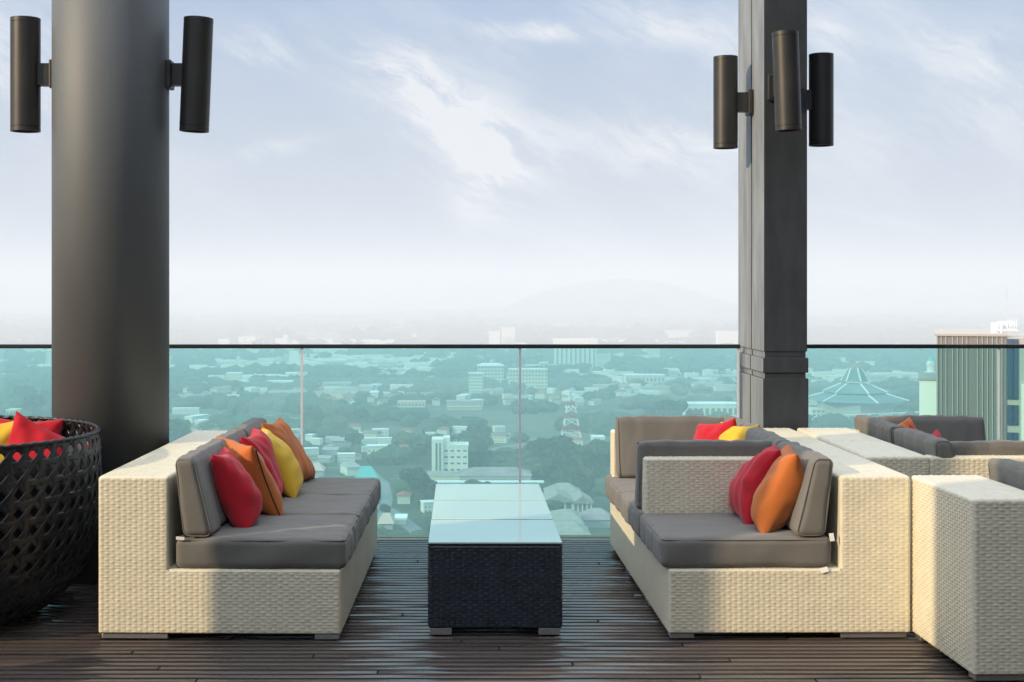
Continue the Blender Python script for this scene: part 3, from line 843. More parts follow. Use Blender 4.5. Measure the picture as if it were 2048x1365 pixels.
# ------------------------------------------------------------------ the city below
def cmat(name, c, rough=.8, noise=None): return mat(name, c, rough, noise=noise, spec=.2)
M['cwhite'] = cmat('white_render', (.80, .76, .66)); M['ccream'] = cmat('cream_render', (.72, .66, .50)); M['cgrey'] = cmat('grey_render', (.42, .41, .39))
M['cpink'] = cmat('pink_render', (.62, .42, .34)); M['rred'] = cmat('red_roof', (.34, .12, .08)); M['rbrown'] = cmat('brown_roof', (.25, .17, .13), noise=(.3, .2))
M['rgrey'] = cmat('grey_roof', (.36, .35, .35)); M['rwhite'] = cmat('white_roof', (.82, .82, .80)); M['rteal'] = cmat('teal_roof', (.10, .45, .42)); M['rpurple'] = cmat('mauve_roof', (.34, .26, .26), noise=(.1, .2))
M['rtan'] = cmat('tan_roof', (.33, .29, .25), noise=(.2, .15)); M['cwin'] = mat('city_window', (.13, .15, .15), .35); M['road'] = cmat('city_road', (.19, .19, .185))
M['bark'] = cmat('tree_bark', (.12, .09, .06))
M['mosque'] = cmat('mosque_roof', (.10, .20, .20)); M['towerred'] = cmat('red_tower_paint', (.5, .08, .05))

def leafmat(name, c, c2, scale):
    m = bpy.data.materials.new(name); m.use_nodes = True; N = NT(m.node_tree)
    p = [x for x in m.node_tree.nodes if x.type == 'BSDF_PRINCIPLED'][0]; p.inputs['Roughness'].default_value = .85; p.inputs['Specular IOR Level'].default_value = .1
    geo = N.node('ShaderNodeNewGeometry').outputs['Position']
    n = N.noise(geo, scale, 5, .65).outputs[0]; n2 = N.noise(geo, .004, 3, .5).outputs[0]
    col = N.mix(N.smooth(n, .35, .68), c, c2); col = N.mix(N.smooth(n2, .42, .62, 0, .45), col, (.10, .10, .045))
    N.l.new(col, p.inputs['Base Color']); return m
M['leaf'] = leafmat('tree_foliage', (.018, .040, .020), (.055, .092, .040), .35)
M['canopy'] = leafmat('canopy_foliage', (.022, .046, .024), (.060, .098, .048), .06)

def gmat():
    m = bpy.data.materials.new('city_ground'); m.use_nodes = True; N = NT(m.node_tree)
    p = [x for x in m.node_tree.nodes if x.type == 'BSDF_PRINCIPLED'][0]; p.inputs['Roughness'].default_value = .95; p.inputs['Specular IOR Level'].default_value = .1
    geo = N.node('ShaderNodeNewGeometry').outputs['Position']
    a = N.noise(geo, .006, 6, .6).outputs[0]; b = N.noise(geo, .05, 4, .6).outputs[0]
    col = N.mix(N.smooth(a, .42, .60), (.035, .055, .025), (.13, .13, .085)); col = N.mix(N.smooth(b, .55, .72, 0, .6), col, (.24, .22, .18))
    N.l.new(col, p.inputs['Base Color']); return m
g = obj('ground', [(-14000, -3000, GZ), (14000, -3000, GZ), (14000, 14000, GZ), (-14000, 14000, GZ)], [(0, 1, 2, 3)], gmat())
tag(g, 'hazy green city ground far below the terrace', None, None, 'structure')

def G(px, py, z=GZ):
    """point on the city ground seen at a photo pixel"""
    Y = F * (HC - z) / (py - PY0); return (px - PX0) * Y / F, Y
def mpp(Y): return Y / F

occupied = []      # (x, y, r) keep trees away
def occ(x, y, r): occupied.append((x, y, r))

# roads
def road(pts, w, name='road'):
    P = [Vector((*G(*p), GZ + .3)) for p in pts]; Q = []
    for i in range(len(P) - 1):
        for k in range(6): Q.append(P[i].lerp(P[i + 1], k / 6))
    Q.append(P[-1]); V = []; Fc = []
    for i, p in enumerate(Q):
        a = Q[max(0, i - 1)]; b = Q[min(len(Q) - 1, i + 1)]; d = (b - a).normalized(); n = Vector((-d.y, d.x, 0)) * w / 2
        V += [tuple(p - n), tuple(p + n)]; occ(p.x, p.y, w / 2 + 3)
        if i: Fc.append((2 * i - 2, 2 * i - 1, 2 * i + 1, 2 * i))
    o = obj(name, V, Fc, M['road']); tag(o, None, None, None, 'structure'); return o
road([(756, 1010), (790, 1030), (830, 1062), (880, 1100)], 8)
road([(760, 1060), (775, 1000), (768, 968), (740, 945)], 6)
road([(980, 905), (1040, 893), (1110, 888), (1230, 884)], 20)
road([(985, 870), (1060, 878), (1130, 905), (1250, 915)], 12)
road([(340, 840), (470, 828), (600, 838)], 12)
road([(1640, 862), (1750, 858), (1850, 864)], 16)

def box_city(name, label, cat, px0, px1, ytop, ybase, depth, wall, roof=None, nx=0, nz=0, rot=0.0, roofh=0.0, group=None, win=None, dist=None):
    """a block whose front face spans the given photo pixels; windows are recessed-looking dark panes proud of the wall"""
    Y = dist or G(0, ybase)[1]; k = mpp(Y); w = (px1 - px0) * k; h = (ybase - ytop) * k; xc = ((px0 + px1) / 2 - PX0) * k
    t = thing(name, label, cat, (xc, Y, HC - (ybase - PY0) * k), R(rot), group)
    MB().box(-w / 2, w / 2, 0, depth, 0, h).build('wall', M[wall], t)
    r = MB()
    if roofh: r.gable(-w / 2, w / 2, 0, depth, h, h + roofh, .8, 0, hip=min(w, depth) * .4)
    else:
        r.box(-w / 2 - .4, w / 2 + .4, -.4, depth + .4, h, h + .9)
    r.build('roof', M[roof or wall], t)
    if nx:
        m = MB(); cw = w / nx; ch = h / nz
        for i in range(nx):
            for j in range(nz):
                x = -w / 2 + cw * (i + .5); z = ch * (j + .5)
                m.box(x - cw * .3, x + cw * .3, -.12, .05, z - ch * .22, z + ch * .25)
        m.build('window_row', M['cwin'], t)
    [occ(xc + (q - .5) * w * .8, Y + depth / 2 - d_, max(14, depth) * .7 + w * .08) for q in (0, .25, .5, .75, 1) for d_ in (0, 18, 36)]
    return t, w, h, k

# landmarks
t, w, h, k = box_city('tower_block', 'tall white slab tower rising above the handrail right of centre', 'building', 1110, 1193, 690, 740, 20, 'cwhite', 'cwhite', 0, 0)
m = MB()
for i in range(9): m.box(-w / 2 + w * (i + .5) / 9 - 1.2, -w / 2 + w * (i + .5) / 9 + 1.2, -.3, .1, 1, h - 2)
m.build('window_strip', M['cwin'], t); MB().box(-w / 2 - 1.5, w / 2 + 1.5, -2, 22, h + .9, h + 8.0).build('rooftop_storey', M['cwhite'], t)
box_city('apartment_block', 'stepped cream apartment block, its lower left wing', 'building', 938, 966, 748, 787, 16, 'ccream', 'rwhite', 5, 6)
box_city('apartment_block', 'cream apartment block with pale balconies between the low wing and the glass joint', 'building', 955, 1008, 732, 766, 16, 'ccream', 'rwhite', 8, 5, roofh=3)
box_city('apartment_block', 'cream apartment block with a corner turret, behind the glass joint', 'building', 1018, 1095, 740, 777, 18, 'ccream', 'rwhite', 12, 5)
box_city('apartment_block', 'small turret block standing on the right corner of the cream apartments', 'building', 1080, 1096, 726, 745, 14, 'cwhite', 'rwhite', 2, 3)
t, w, h, k = box_city('long_hall', 'very long low white roofed building on the left, far away', 'building', 458, 592, 753, 760, 18, 'cgrey', 'rwhite')
for a, b in ((452, 480), (574, 594)): box_city('end_pavilion', 'cream pavilion at the %s end of the long low building' % ('left' if a < 500 else 'right'), 'building', a, b, 748, 761, 20, 'ccream', 'rwhite')
box_city('school_block', 'cream block with yellow windows under the long low building, left', 'building', 446, 492, 764, 773, 15, 'ccream', 'rwhite', 8, 2)
box_city('school_block', 'cream block under the long low building, right', 'building', 534, 584, 764, 775, 15, 'ccream', 'rwhite', 8, 2)
box_city('hall', 'cream long hall with mauve roof left of the glass joint', 'building', 893, 964, 806, 820, 22, 'ccream', 'rpurple', 14, 2)
# near white five storey block
t, w, h, k = box_city('office_block', 'white five storey office block with dark window rows, nearest of the tall blocks', 'building', 886, 936, 893, 960, 16, 'cwhite', 'cwhite')
m = MB()
for j in range(5):
    for i in range(4): m.box(-w / 2 + w * (i + .22) / 4, -w / 2 + w * (i + .78) / 4, -.15, .05, h * (j + .45) / 5.3, h * (j + .72) / 5.3)
m.build('window_row', M['cwin'], t)
MB().box(-w / 2 - 6.6, -w / 2, -1.5, 15, 0, h + 4.2).build('stair_tower', M['cwhite'], t)
MB().box(-w / 2 - 4.4, -w / 2 - 3.2, -1.7, -1.4, 0, h + 2).box(-w / 2 - 2.2, -w / 2 - 1.2, -1.7, -1.4, 0, h + 2).build('stair_window', M['cwin'], t)
MB().box(-w / 2, -w / 2 + 4, 0, 14, h + .9, h + 5).build('lift_house', M['cwhite'], t)
m = MB()
for i in range(7): m.box(-w / 2 + 5 + i * 1.3, -w / 2 + 5.3 + i * 1.3, 1, 1.3, h + .9, h + 2.6 + (i % 3) * .8)
m.build('roof_post', M['cwhite'], t)
# station like sheds
t, w, h, k = box_city('station_hall', 'long low hall with a grey brown roof just behind the tables', 'building', 920, 1062, 952, 972, 24, 'cgrey', 'rpurple', roofh=3.5)
MB().box(-w / 2 - 26, w / 2 + 7, -8, -2, h * .45, h * .45 + .8).build('platform_canopy', M['rwhite'], t)
box_city('station_wing', 'pale low wing left of the grey brown hall', 'building', 838, 918, 953, 972, 16, 'ccream', 'rtan', roofh=2)
def pavilion(px0, px1, ytop, ybase, label):
    Y = G(0, ybase)[1]; k = mpp(Y); w = (px1 - px0) * k; h = (ybase - ytop) * k; xc = ((px0 + px1) / 2 - PX0) * k
    t = thing('shed', label, 'building', (xc, Y, GZ)); d = 22
    MB().gable(-w / 2, w / 2, 0, d, h * .58, h, 1.2, 0, 0, along='y').build('roof', M['rtan'], t)
    m = MB()
    for i in range(5): m.box(-w / 2 + (w - .7) * i / 4, -w / 2 + (w - .7) * i / 4 + .7, 0, .7, 0, h * .58)
    m.build('post', M['cwhite'], t); MB().box(-w / 2 + 1, w / 2 - 1, 3, d - 1, 0, h * .5).build('wall', M['cgrey'], t); occ(xc, Y + 10, w * .7)
pavilion(1086, 1146, 988, 1028, 'open shed with a tan gabled roof right of the tables')
pavilion(1146, 1184, 992, 1028, 'smaller open shed with a tan gable beside the larger shed')
t, w, h, k = box_city('shed_hall', 'wide hall with pale hipped roof behind the two open sheds', 'building', 1095, 1165, 992, 1008, 26, 'cgrey', 'rtan', roofh=5)
box_city('row_house', 'low block with a mauve roof at the foot of the right sofa', 'building', 1168, 1225, 1040, 1056, 20, 'cgrey', 'rpurple', roofh=4)
box_city('warehouse', 'broad grey brown roofed warehouse seen right beside the tables', 'building', 1108, 1166, 1048, 1074, 34, 'cgrey', 'rtan', roofh=4)
box_city('warehouse', 'pale warehouse low behind the glass right of the tables', 'building', 1100, 1180, 1072, 1095, 26, 'cgrey', 'rtan', roofh=4)
box_city('teal_house', 'small house with a bright teal roof at the end of the left sofa', 'building', 712, 752, 955, 964, 10, 'cwhite', 'rteal', roofh=6)
box_city('row_house', 'house with a dusty pink roof right of the rust orange pillow', 'building', 616, 645, 942, 956, 14, 'cgrey', 'cpink', roofh=4)
box_city('row_house', 'white walled house with a grey roof left of the teal roofed one', 'building', 694, 722, 935, 952, 16, 'cwhite', 'rgrey', rot=20, roofh=3)
box_city('row_house', 'low house with reddish roof just left of the tables', 'building', 758, 785, 1048, 1062, 14, 'cgrey', 'cpink', roofh=4)
box_city('row_house', 'white flat house near the curved road', 'building', 790, 812, 1040, 1050, 12, 'cwhite', 'rwhite')
box_city('arcade_hall', 'white arcaded hall behind the right sofa back cushion', 'building', 1374, 1478, 810, 838, 24, 'cwhite', 'rwhite', 9, 1)
box_city('row_house', 'long white building right of the square column', 'building', 1624, 1650, 820, 842, 16, 'cwhite', 'rwhite', 3, 3)
box_city('long_hall', 'long tan roofed hall among trees left of the square column', 'building', 1252, 1330, 752, 768, 26, 'ccream', 'rwhite', 10, 1)
box_city('slab_block', 'pale tower block beside the round column, left edge of the view', 'building', 92, 112, 702, 736, 14, 'cwhite', 'cwhite', 3, 8)
box_city('cottage', 'cream block left of the red bowl chair pillow', 'building', 12, 32, 822, 838, 16, 'ccream', 'ccream', 3, 2)
for (a, b, c, d, n) in ((978, 1000, 664, 700, 'pale hazy tower above the handrail near the centre'), (1004, 1030, 657, 698, 'hazy cream tower just right of the pale one above the handrail'),
                        (1330, 1402, 663, 672, 'faint long white roof above the handrail, left of the square column'), (1436, 1476, 664, 690, 'faint white block touching the square column'),
                        (436, 455, 680, 696, 'faint white block above the handrail on the left'), (478, 500, 683, 697, 'tiny pale block above the handrail on the left'), (566, 574, 672, 696, 'thin faint tower above the handrail on the left')):
    box_city('distant_block', n, 'building', a, b, c, d + 6, 25, 'cwhite', 'cwhite')
box_city('hall', 'cream hall with pale verandas right of the white tower base', 'building', 630, 690, 722, 732, 20, 'ccream', 'rwhite', 10, 1)
box_city('hall', 'pale long block high on the left hillside', 'building', 735, 790, 728, 738, 20, 'cwhite', 'rtan', 10, 1)
box_city('hall', 'cream roofed hall left of the cream apartments', 'building', 668, 715, 780, 790, 24, 'ccream', 'rtan', roofh=3)
box_city('hall', 'orange lit hall low on the mid left', 'building', 795, 850, 806, 815, 18, 'ccream', 'cpink', 8, 1)

# lattice mast
def lattice():
    x, Y = G(1142, 888); k = mpp(Y); H = 36.0
    t = thing('lattice_mast', 'red and white steel lattice mast right of the glass joint', 'mast', (x, Y, GZ))
    def W(z): return 6.5 * (1 - z / H) + 1.2
    for nm, mt, par in (('red_section', 'towerred', 0), ('white_section', 'rwhite', 1)):
        m = MB()
        for s in range(8):
            if s % 2 != par: continue
            z0, z1 = H * s / 8, H * (s + 1) / 8; a, b = W(z0), W(z1)
            cs = [(-1, -1), (1, -1), (1, 1), (-1, 1)]
            for i in range(4):
                p, q = cs[i], cs[(i + 1) % 4]
                m.bar((p[0] * a, p[1] * a, z0), (p[0] * b, p[1] * b, z1), .7); m.bar((p[0] * a, p[1] * a, z0), (q[0] * b, q[1] * b, z1), .35)
                m.bar((q[0] * a, q[1] * a, z0), (p[0] * b, p[1] * b, z1), .35); m.bar((p[0] * b, p[1] * b, z1), (q[0] * b, q[1] * b, z1), .35)
        m.build(nm, M[mt], t)
    m = MB()
    for z in (26, 31, 35): 
        for i in range(6): a = i * PI / 3; m.cyl((3.4 * math.cos(a), 3.4 * math.sin(a)), .8, .8, z, z + 1.8, 10)
    m.build('antenna', M['rwhite'], t); occ(x, Y, 8)
lattice()

# mosque with a tiered roof, its minaret and forecourt
def mosque():
    x, Y = G(1731, 846); k = mpp(Y)
    t = thing('mosque', 'mosque with a three tiered green pyramid roof and white ribs, right of the square column', 'building', (x, Y + 40 * .8, GZ), R(22))
    Z = lambda py: (HC - (py - PY0) * k) - GZ
    tiers = [(5.0 * 1.1, Z(742), 11.5, Z(768)), (11.5, Z(773), 26, Z(790)), (26, Z(793), 43, Z(806))]
    r = MB(); rib = MB()
    for (a, z0, b, z1) in tiers:
        n = 6; c = [(math.cos(i * 2 * PI / n + .3), math.sin(i * 2 * PI / n + .3)) for i in range(n)]
        v = [(p[0] * b, p[1] * b, z1) for p in c] + [(p[0] * a, p[1] * a, z0) for p in c]
        r.add(v, [(i, (i + 1) % n, n + (i + 1) % n, n + i) for i in range(n)] + [tuple(range(n, 2 * n)), tuple(range(n - 1, -1, -1))])
        for p in c: rib.bar((p[0] * a * 1.01, p[1] * a * 1.01, z0 + .5), (p[0] * b * 1.04, p[1] * b * 1.04, z1 + .5), 1.0)
    r.build('roof', M['mosque'], t); rib.build('roof_rib', M['rwhite'], t)
    MB().cyl((0, 0), 5.5, 5.5, Z(744), Z(737), 8).build('lantern', M['rtan'], t)
    MB().cyl((0, 0), 34, 34, 0, Z(806), 6).build('wall', M['cgrey'], t); occ(x, Y + 34, 50)
    m = MB(); w = MB()
    for i in range(15):
        xx = -46 + i * 6.6; m.box(xx, xx + 1.1, -30, -29, 0, 6.5); w.gable(xx + 1.1, xx + 6.6, -30, -29, 4.5, 6.5, 0)
    m2 = MB()
    for i in range(15):
        xx = -46 + i * 6.6; m2.box(xx, xx + 1.6, -42, -41, 0, 7)
    m2.box(-46, 50, -42, -38, 7, 8.6); m2.build('arcade', M['cwhite'], t, loc=(0, 0, 0))
    x, Y = G(1861, 850); Y *= .97; x = (1861 - PX0) * mpp(Y)
    t = thing('minaret', 'slim white minaret rising above the white wall on the right', 'tower', (x, Y, GZ)); kz = mpp(Y)
    Z = lambda py: (HC - (py - PY0) * kz) - GZ
    MB().cyl((0, 0), 4.2, 3.6, 0, Z(748), 10).build('shaft', M['cwhite'], t); MB().cyl((0, 0), 5.2, 5.2, Z(748), Z(744), 10).build('balcony', M['cwhite'], t)
    MB().cyl((0, 0), 3.1, 2.8, Z(744), Z(722), 10).cyl((0, 0), 3.6, 3.6, Z(730), Z(727), 10).build('upper_shaft', M['cwhite'], t)
    MB().cyl((0, 0), 2.6, .2, Z(722), Z(712), 10).build('dome', M['rteal'], t)
mosque()

# near tower on the right
def right_tower():
    Y = 172.0; k = mpp(Y); A0 = math.atan2(1873 - PX0, F); DC = Y / math.cos(A0); X = lambda p: DC * math.tan(math.atan2(p - PX0, F) - A0); Z = lambda p: HC - (p - PY0) * k
    t = thing('office_tower', 'beige ribbed office tower with blue window bays at the right edge', 'building', (Y * math.tan(A0), Y, GZ), -A0); ox = 0.0
    top = Z(672) - GZ
    M['tbeige'] = cmat('beige_cladding', (.235, .195, .175)); M['tpier'] = cmat('cream_pier', (.46, .42, .37)); M['annex'] = cmat('white_annex_render', (.92, .90, .84)); M['tblue'] = mat('blue_tower_glass', (.03, .075, .13), .15)
    MB().box(0, X(2013) - ox, 0, 22, 0, top).build('wall', M['tbeige'], t)
    m = MB()
    for p in (1881.5, 1891, 1904.5, 1914, 1924, 1933, 1954, 1964, 1974, 1984, 1993, 2003):
        m.box(X(p) - ox, X(p + 1.7) - ox, -.14, .02, 0, top - .05)
    m.box(-.02, .14, -.13, .02, 0, top - .03)
    m.build('rib', M['tpier'], t)
    MB().box(-.2, X(2013) - ox, -.25, 22.2, top, top + .25).build('parapet', M['tpier'], t)
    MB().box(X(2013) - ox, X(2130) - ox, .15, 20, 0, top - .2).build('side_wing', M['tpier'], t)
    for (a, b) in ((677, 796), (807, 847), (861, 903), (916, 958), (971, 1013)):
        for (pa, pb) in ((2015, 2037),) :
            w = MB().box(X(pa) - ox, X(pb) - ox, .02, .2, Z(b) - GZ, Z(a) - GZ).build('window', M['tblue'], t)
            MB().box(X((pa + pb) / 2) - ox - .04, X((pa + pb) / 2) - ox + .04, -.03, .03, Z(b) - GZ, Z(a) - GZ).build('mullion', M['black'], w)
    MB().box(X(2042) - ox, X(2060) - ox, -1.2, 18, 0, Z(765) - GZ).build('pier', M['cwhite'], t)
    # roof plant
    z0 = top + .25
    m = MB()
    n = 16; v = []; x0, x1 = X(1986) - ox, X(2036) - ox; r = 1.05
    M['plant'] = mat('galvanised_duct', (.55, .57, .60), .45, metal=.3, noise=(1.5, .2))
    MB().box(x0, x0 + .85, 5, 7, z0, z0 + 1.25).build('white_hood', M['rwhite'], t)
    for i in range(n + 1):
        a = PI * i / n; v += [(x0 + .7, 6 + r * math.cos(a), z0 + .65 + r * .8 * math.sin(a)), (x1, 6 + r * math.cos(a), z0 + .65 + r * .8 * math.sin(a))]
    f = [(2 * i, 2 * i + 1, 2 * i + 3, 2 * i + 2) for i in range(n)] + [tuple(range(0, 2 * n + 2, 2)), tuple(range(1, 2 * n + 2, 2))]
    MB().add(v, f).build('roof_duct', M['plant'], t)
    m = MB().box(x0 + .3, x1 + .3, 4.6, 4.75, z0 + .3, z0 + .42).cyl((x0 + 1.15, 4.6), .12, .12, z0, z0 + 1.2, 10)
    for i in range(5): m.bar((x1 - .9 + i * .22, 4.8, z0 + .3), (x1 - 1.1 + i * .3, 4.8, z0 + 1.7 + (i % 2) * .2), .06)
    m.build('roof_pipe', M['rwhite'], t)
    MB().cyl((X(2020.5) - ox, 9), .035, .02, z0, Z(575) - GZ, 8).build('aerial', M['plant'], t)
    # lower white block on its left
    Y2 = 177.0; k2 = mpp(Y2); a, b = (1838.5 - PX0) * k2, (1873 - PX0) * k2
    t2 = thing('white_annex', 'plain white block standing left of the ribbed tower', 'building', (a, Y2, GZ), -math.atan2(1838.5 - PX0, F)); h = HC - (761 - PY0) * k2 - GZ
    MB().box(0, b - a, 0, 14, 0, h).build('wall', M['annex'], t2); MB().box(-.12, b - a, -.12, 14.1, h, h + .22).build('coping', M['cgrey'], t2)
right_tower()

# small houses: individual copies of a few kinds
def house_kind(kind):
    m = MB(); a, b, h = kind['size']
    m.box(-a / 2, a / 2, -b / 2, b / 2, 0, h, 0)
    if kind['roof'] == 'flat': m.box(-a / 2 - .5, a / 2 + .5, -b / 2 - .5, b / 2 + .5, h, h + .7, 1)
    else: m.gable(-a / 2, a / 2, -b / 2, b / 2, h, h + kind['rh'], .9, 1, hip=b * .35 if kind['roof'] == 'hip' else 0)
    for i in range(int(a / 3.2)):
        x = -a / 2 + 1.6 + i * 3.2
        for z in np.arange(1.0, h - 1.2, 3.0): m.box(x - .55, x + .55, -b / 2 - .08, -b / 2 + .02, z, z + 1.1, 2)
    return m.build(kind['name'], [M[kind['wall']], M[kind['rm']], M['cwin']])
KINDS = [dict(name='house', size=(13, 10, 6.5), roof='hip', rh=2.6, wall='cwhite', rm='rred', lab='small distant white house with a red roof', g='small red roofed houses in the city'),
         dict(name='house', size=(15, 10, 7), roof='gable', rh=2.6, wall='ccream', rm='rbrown', lab='small distant cream house with a brown roof', g='small brown roofed houses in the city'),
         dict(name='house', size=(17, 11, 8), roof='flat', rh=0, wall='cwhite', rm='rwhite', lab='small distant white flat roofed house', g='small flat roofed houses in the city'),
         dict(name='house', size=(18, 12, 6), roof='gable', rh=3, wall='cgrey', rm='rgrey', lab='small distant grey roofed house', g='small grey roofed houses in the city'),
         dict(name='terrace_row', size=(46, 12, 8), roof='gable', rh=2.4, wall='ccream', rm='rtan', lab='distant long cream terrace row with a tan roof', g='long terrace rows in the city'),
         dict(name='shop_row', size=(36, 12, 8), roof='flat', rh=0, wall='cwhite', rm='rwhite', lab='distant long white row of shops, flat roofed', g='long white rows in the city')]
protos = [house_kind(k) for k in KINDS]; used = [False] * len(KINDS)
def place_house(i, x, y, rz, s):
    p = protos[i]; o = p.copy() if used[i] else p
    if used[i]: C.objects.link(o)
    used[i] = True; o.location = (x, y, GZ); o.rotation_euler = (0, 0, rz); o.scale = (s, s, s)
    tag(o, KINDS[i]['lab'], 'house' if i < 4 else 'row of houses', KINDS[i]['g'])
clusters = [(650, 725, 40, 6, 26), (790, 738, 60, 8, 28), (720, 795, 50, 9, 26), (480, 790, 45, 10, 16), (370, 860, 30, 14, 8), (830, 808, 30, 6, 6),
            (1180, 792, 45, 10, 16), (1020, 800, 30, 10, 6), (1300, 775, 50, 7, 16), (1420, 765, 50, 8, 14), (1050, 890, 50, 12, 14), (660, 910, 50, 14, 12), (700, 880, 60, 12, 12),
            (760, 890, 45, 8, 8), (1180, 905, 35, 8, 6), (1700, 770, 60, 8, 14), (1770, 765, 40, 7, 10), (1660, 830, 30, 14, 8), (790, 1045, 25, 20, 7), (60, 735, 40, 8, 5), (70, 838, 40, 6, 6),
            (560, 720, 100, 5, 10), (1250, 722, 120, 6, 8), (1180, 975, 30, 8, 4), (1330, 850, 60, 10, 6)]
nh = 0
for (px, py, sx, sy, n) in clusters:
    for _ in range(int(n * 2.4)):
        a = px + rng.gauss(0, sx * 1.25); b = max(706, py + rng.gauss(0, sy)); x, y = G(a, b)
        if nh > 285 or any((x - q[0]) ** 2 + (y - q[1]) ** 2 < (q[2] + 4) ** 2 for q in occupied): continue
        i = rng.choices(range(6), (3, 3, 4, 2, 2, 2))[0]
        if y < 1100 and i > 3: i = 2
        place_house(i, x, y, rng.choice([0, .2, -.3, 1.5, 1.2]) + rng.uniform(-.15, .15), rng.uniform(.42, .85)); nh += 1; [occ(x, y - q, (6.5 if i < 4 else 13)) for q in (0, 13, 28)]
for i, u_ in enumerate(used):
    if not u_: bpy.data.objects.remove(protos[i])

# trees
OX = np.array([o_[0] for o_ in occupied]); OY = np.array([o_[1] for o_ in occupied]); OR = np.array([o_[2] for o_ in occupied])
def free(x, y, r):
    return not np.any((x - OX) ** 2 + (y - OY) ** 2 < (OR + r) ** 2)

def crown_mesh(seed, W=14.0, Hh=12.0, n=1500, trunk=4.0):
    r = np.random.RandomState(seed); nl = 9
    L = np.stack([r.normal(0, .30, nl) * W / 2, r.normal(0, .30, nl) * W / 2, trunk + Hh * r.uniform(.25, .8, nl)], 1); L[0] = (0, 0, trunk + Hh * .5)
    rad = r.uniform(.42, .62, nl) * W / 2; rad[0] = W * .36
    k = r.randint(0, nl, n); d = r.normal(size=(n, 3)); d /= np.linalg.norm(d, axis=1)[:, None]; d[:, 2] = np.abs(d[:, 2]) * r.choice([1, 1, -.5], n)
    P = L[k] + d * rad[k][:, None] * r.uniform(.72, 1.03, n)[:, None] * np.array([1, 1, .85])
    s = r.uniform(.45, 1.0, n) * W / 14
    a = r.normal(size=(n, 3)); a /= np.linalg.norm(a, axis=1)[:, None]; b = np.cross(a, d + r.normal(0, .4, (n, 3))); b /= np.maximum(1e-6, np.linalg.norm(b, axis=1))[:, None]
    V = np.stack([P - a * s[:, None] - b * s[:, None] * .6, P + a * s[:, None] - b * s[:, None] * .6, P + a * s[:, None] * .7 + b * s[:, None] * .8, P - a * s[:, None] * .7 + b * s[:, None] * .8], 1).reshape(-1, 3)
    Q = np.arange(4 * n).reshape(n, 4)
    return V, Q
def make_tree(seed, W, Hh, trunk=4.0, nm='broad_tree'):
    t = thing(nm, 'x', 'tree', (0, 0, GZ))
    V, Q = crown_mesh(seed, W, Hh, trunk=trunk); obj('crown', V, Q, M['leaf'], t)
    m = MB(); m.cyl((0, 0), .55, .3, 0, trunk + Hh * .45, 8)
    for i in range(5):
        a = i * 1.3; m.bar((0, 0, trunk * .8 + i * .5), (math.cos(a) * W * .28, math.sin(a) * W * .28, trunk + Hh * .5), .3)
    m.build('trunk', M['bark'], t); return t
tp = [make_tree(1, 15, 12), make_tree(2, 11, 13), make_tree(3, 19, 13)]; tlab = ['round dark green tree among the city houses', 'tall narrow green tree among the city houses', 'wide spreading dark green tree among the city houses']
tg = ['round city trees', 'tall narrow city trees', 'wide spreading city trees']; tu = [False] * 3
spots = []
for (px0, px1, py0, py1, n) in ((770, 870, 965, 1030, 20), (1065, 1215, 935, 985, 26), (1070, 1095, 905, 915, 3), (660, 760, 900, 950, 8), (840, 900, 900, 950, 8), (936, 965, 905, 950, 8), (340, 420, 870, 900, 3), (1090, 1215, 1020, 1080, 8), (1180, 1215, 985, 1040, 5), (760, 850, 1030, 1078, 9), (0, 108, 800, 850, 6), (340, 760, 850, 900, 14), (1625, 1835, 815, 850, 10), (1240, 1470, 845, 860, 6)):
    for _ in range(n): spots.append((rng.uniform(px0, px1), rng.uniform(py0, py1)))
tr_n = 0; TX = []
for (a, b) in spots:
    x, y = G(a, b)
    if not free(x, y, 3): continue
    i = rng.choices((0, 1, 2), (4, 2, 3))[0]; o = tp[i] if not tu[i] else copy_tree(tp[i]); tu[i] = True
    o.location = (x, y, GZ); o.rotation_euler = (0, 0, rng.uniform(0, 6)); s = rng.uniform(.8, 1.25); o.scale = (s, s, s * rng.uniform(.9, 1.1))
    tag(o, tlab[i], 'tree', tg[i]); tr_n += 1; TX.append((x, y))

# the wood that reads as one mass: lumpy crowns merged into one canopy
def ico(sub):
    import bmesh
    bm = bmesh.new(); bmesh.ops.create_icosphere(bm, subdivisions=sub, radius=1); V = np.array([v.co[:] for v in bm.verts]); Fc = np.array([[v.index for v in f.verts] for f in bm.faces]); bm.free(); return V, Fc
I1, I2, I3 = ico(1), ico(2), ico(3)
def patch_noise(x, y, sc, seed):
    return waves(np.stack([x, y, 0 * x], 1), sc, seed, 14)
Vs = []; Fs = []; off = 0
def scatter(n, D0, D1, rr, base, dens_sc, thr, seed, flat=.62):
    global off
    r = np.random.RandomState(seed)
    D_ = np.sqrt(r.uniform(D0 ** 2, D1 ** 2, n)); ux = r.uniform(-.36, .44, n); x = ux * D_; y = D_
    dens = patch_noise(x, y, dens_sc, seed + 1) + .5 * patch_noise(x, y, dens_sc * .3, seed + 2)
    keep = dens > thr
    x, y = x[keep], y[keep]; rad = r.uniform(rr[0], rr[1], len(x))
    bv, bf = base
    for i in range(len(x)):
        if not free(x[i], y[i], rad[i] * .75): continue
        k = r.normal(size=3) * 2.2; lump = 1 + .22 * np.sin(bv @ (k * 1.7) + i) + .14 * np.sin(bv @ np.array([k[2], -k[0], k[1]]) * 3 + i) + r.uniform(-.17, .17, len(bv))
        P = bv * lump[:, None] * rad[i]; P[:, 2] = P[:, 2] * flat + rad[i] * flat * .75 + r.uniform(0, 1.5)
        P[:, 0] += x[i]; P[:, 1] += y[i]; P[:, 2] += GZ
        Vs.append(P); Fs.append(bf + off); off += len(P)
scatter(4200, 560, 1000, (3.5, 8), I3, 130, -.25, 5)
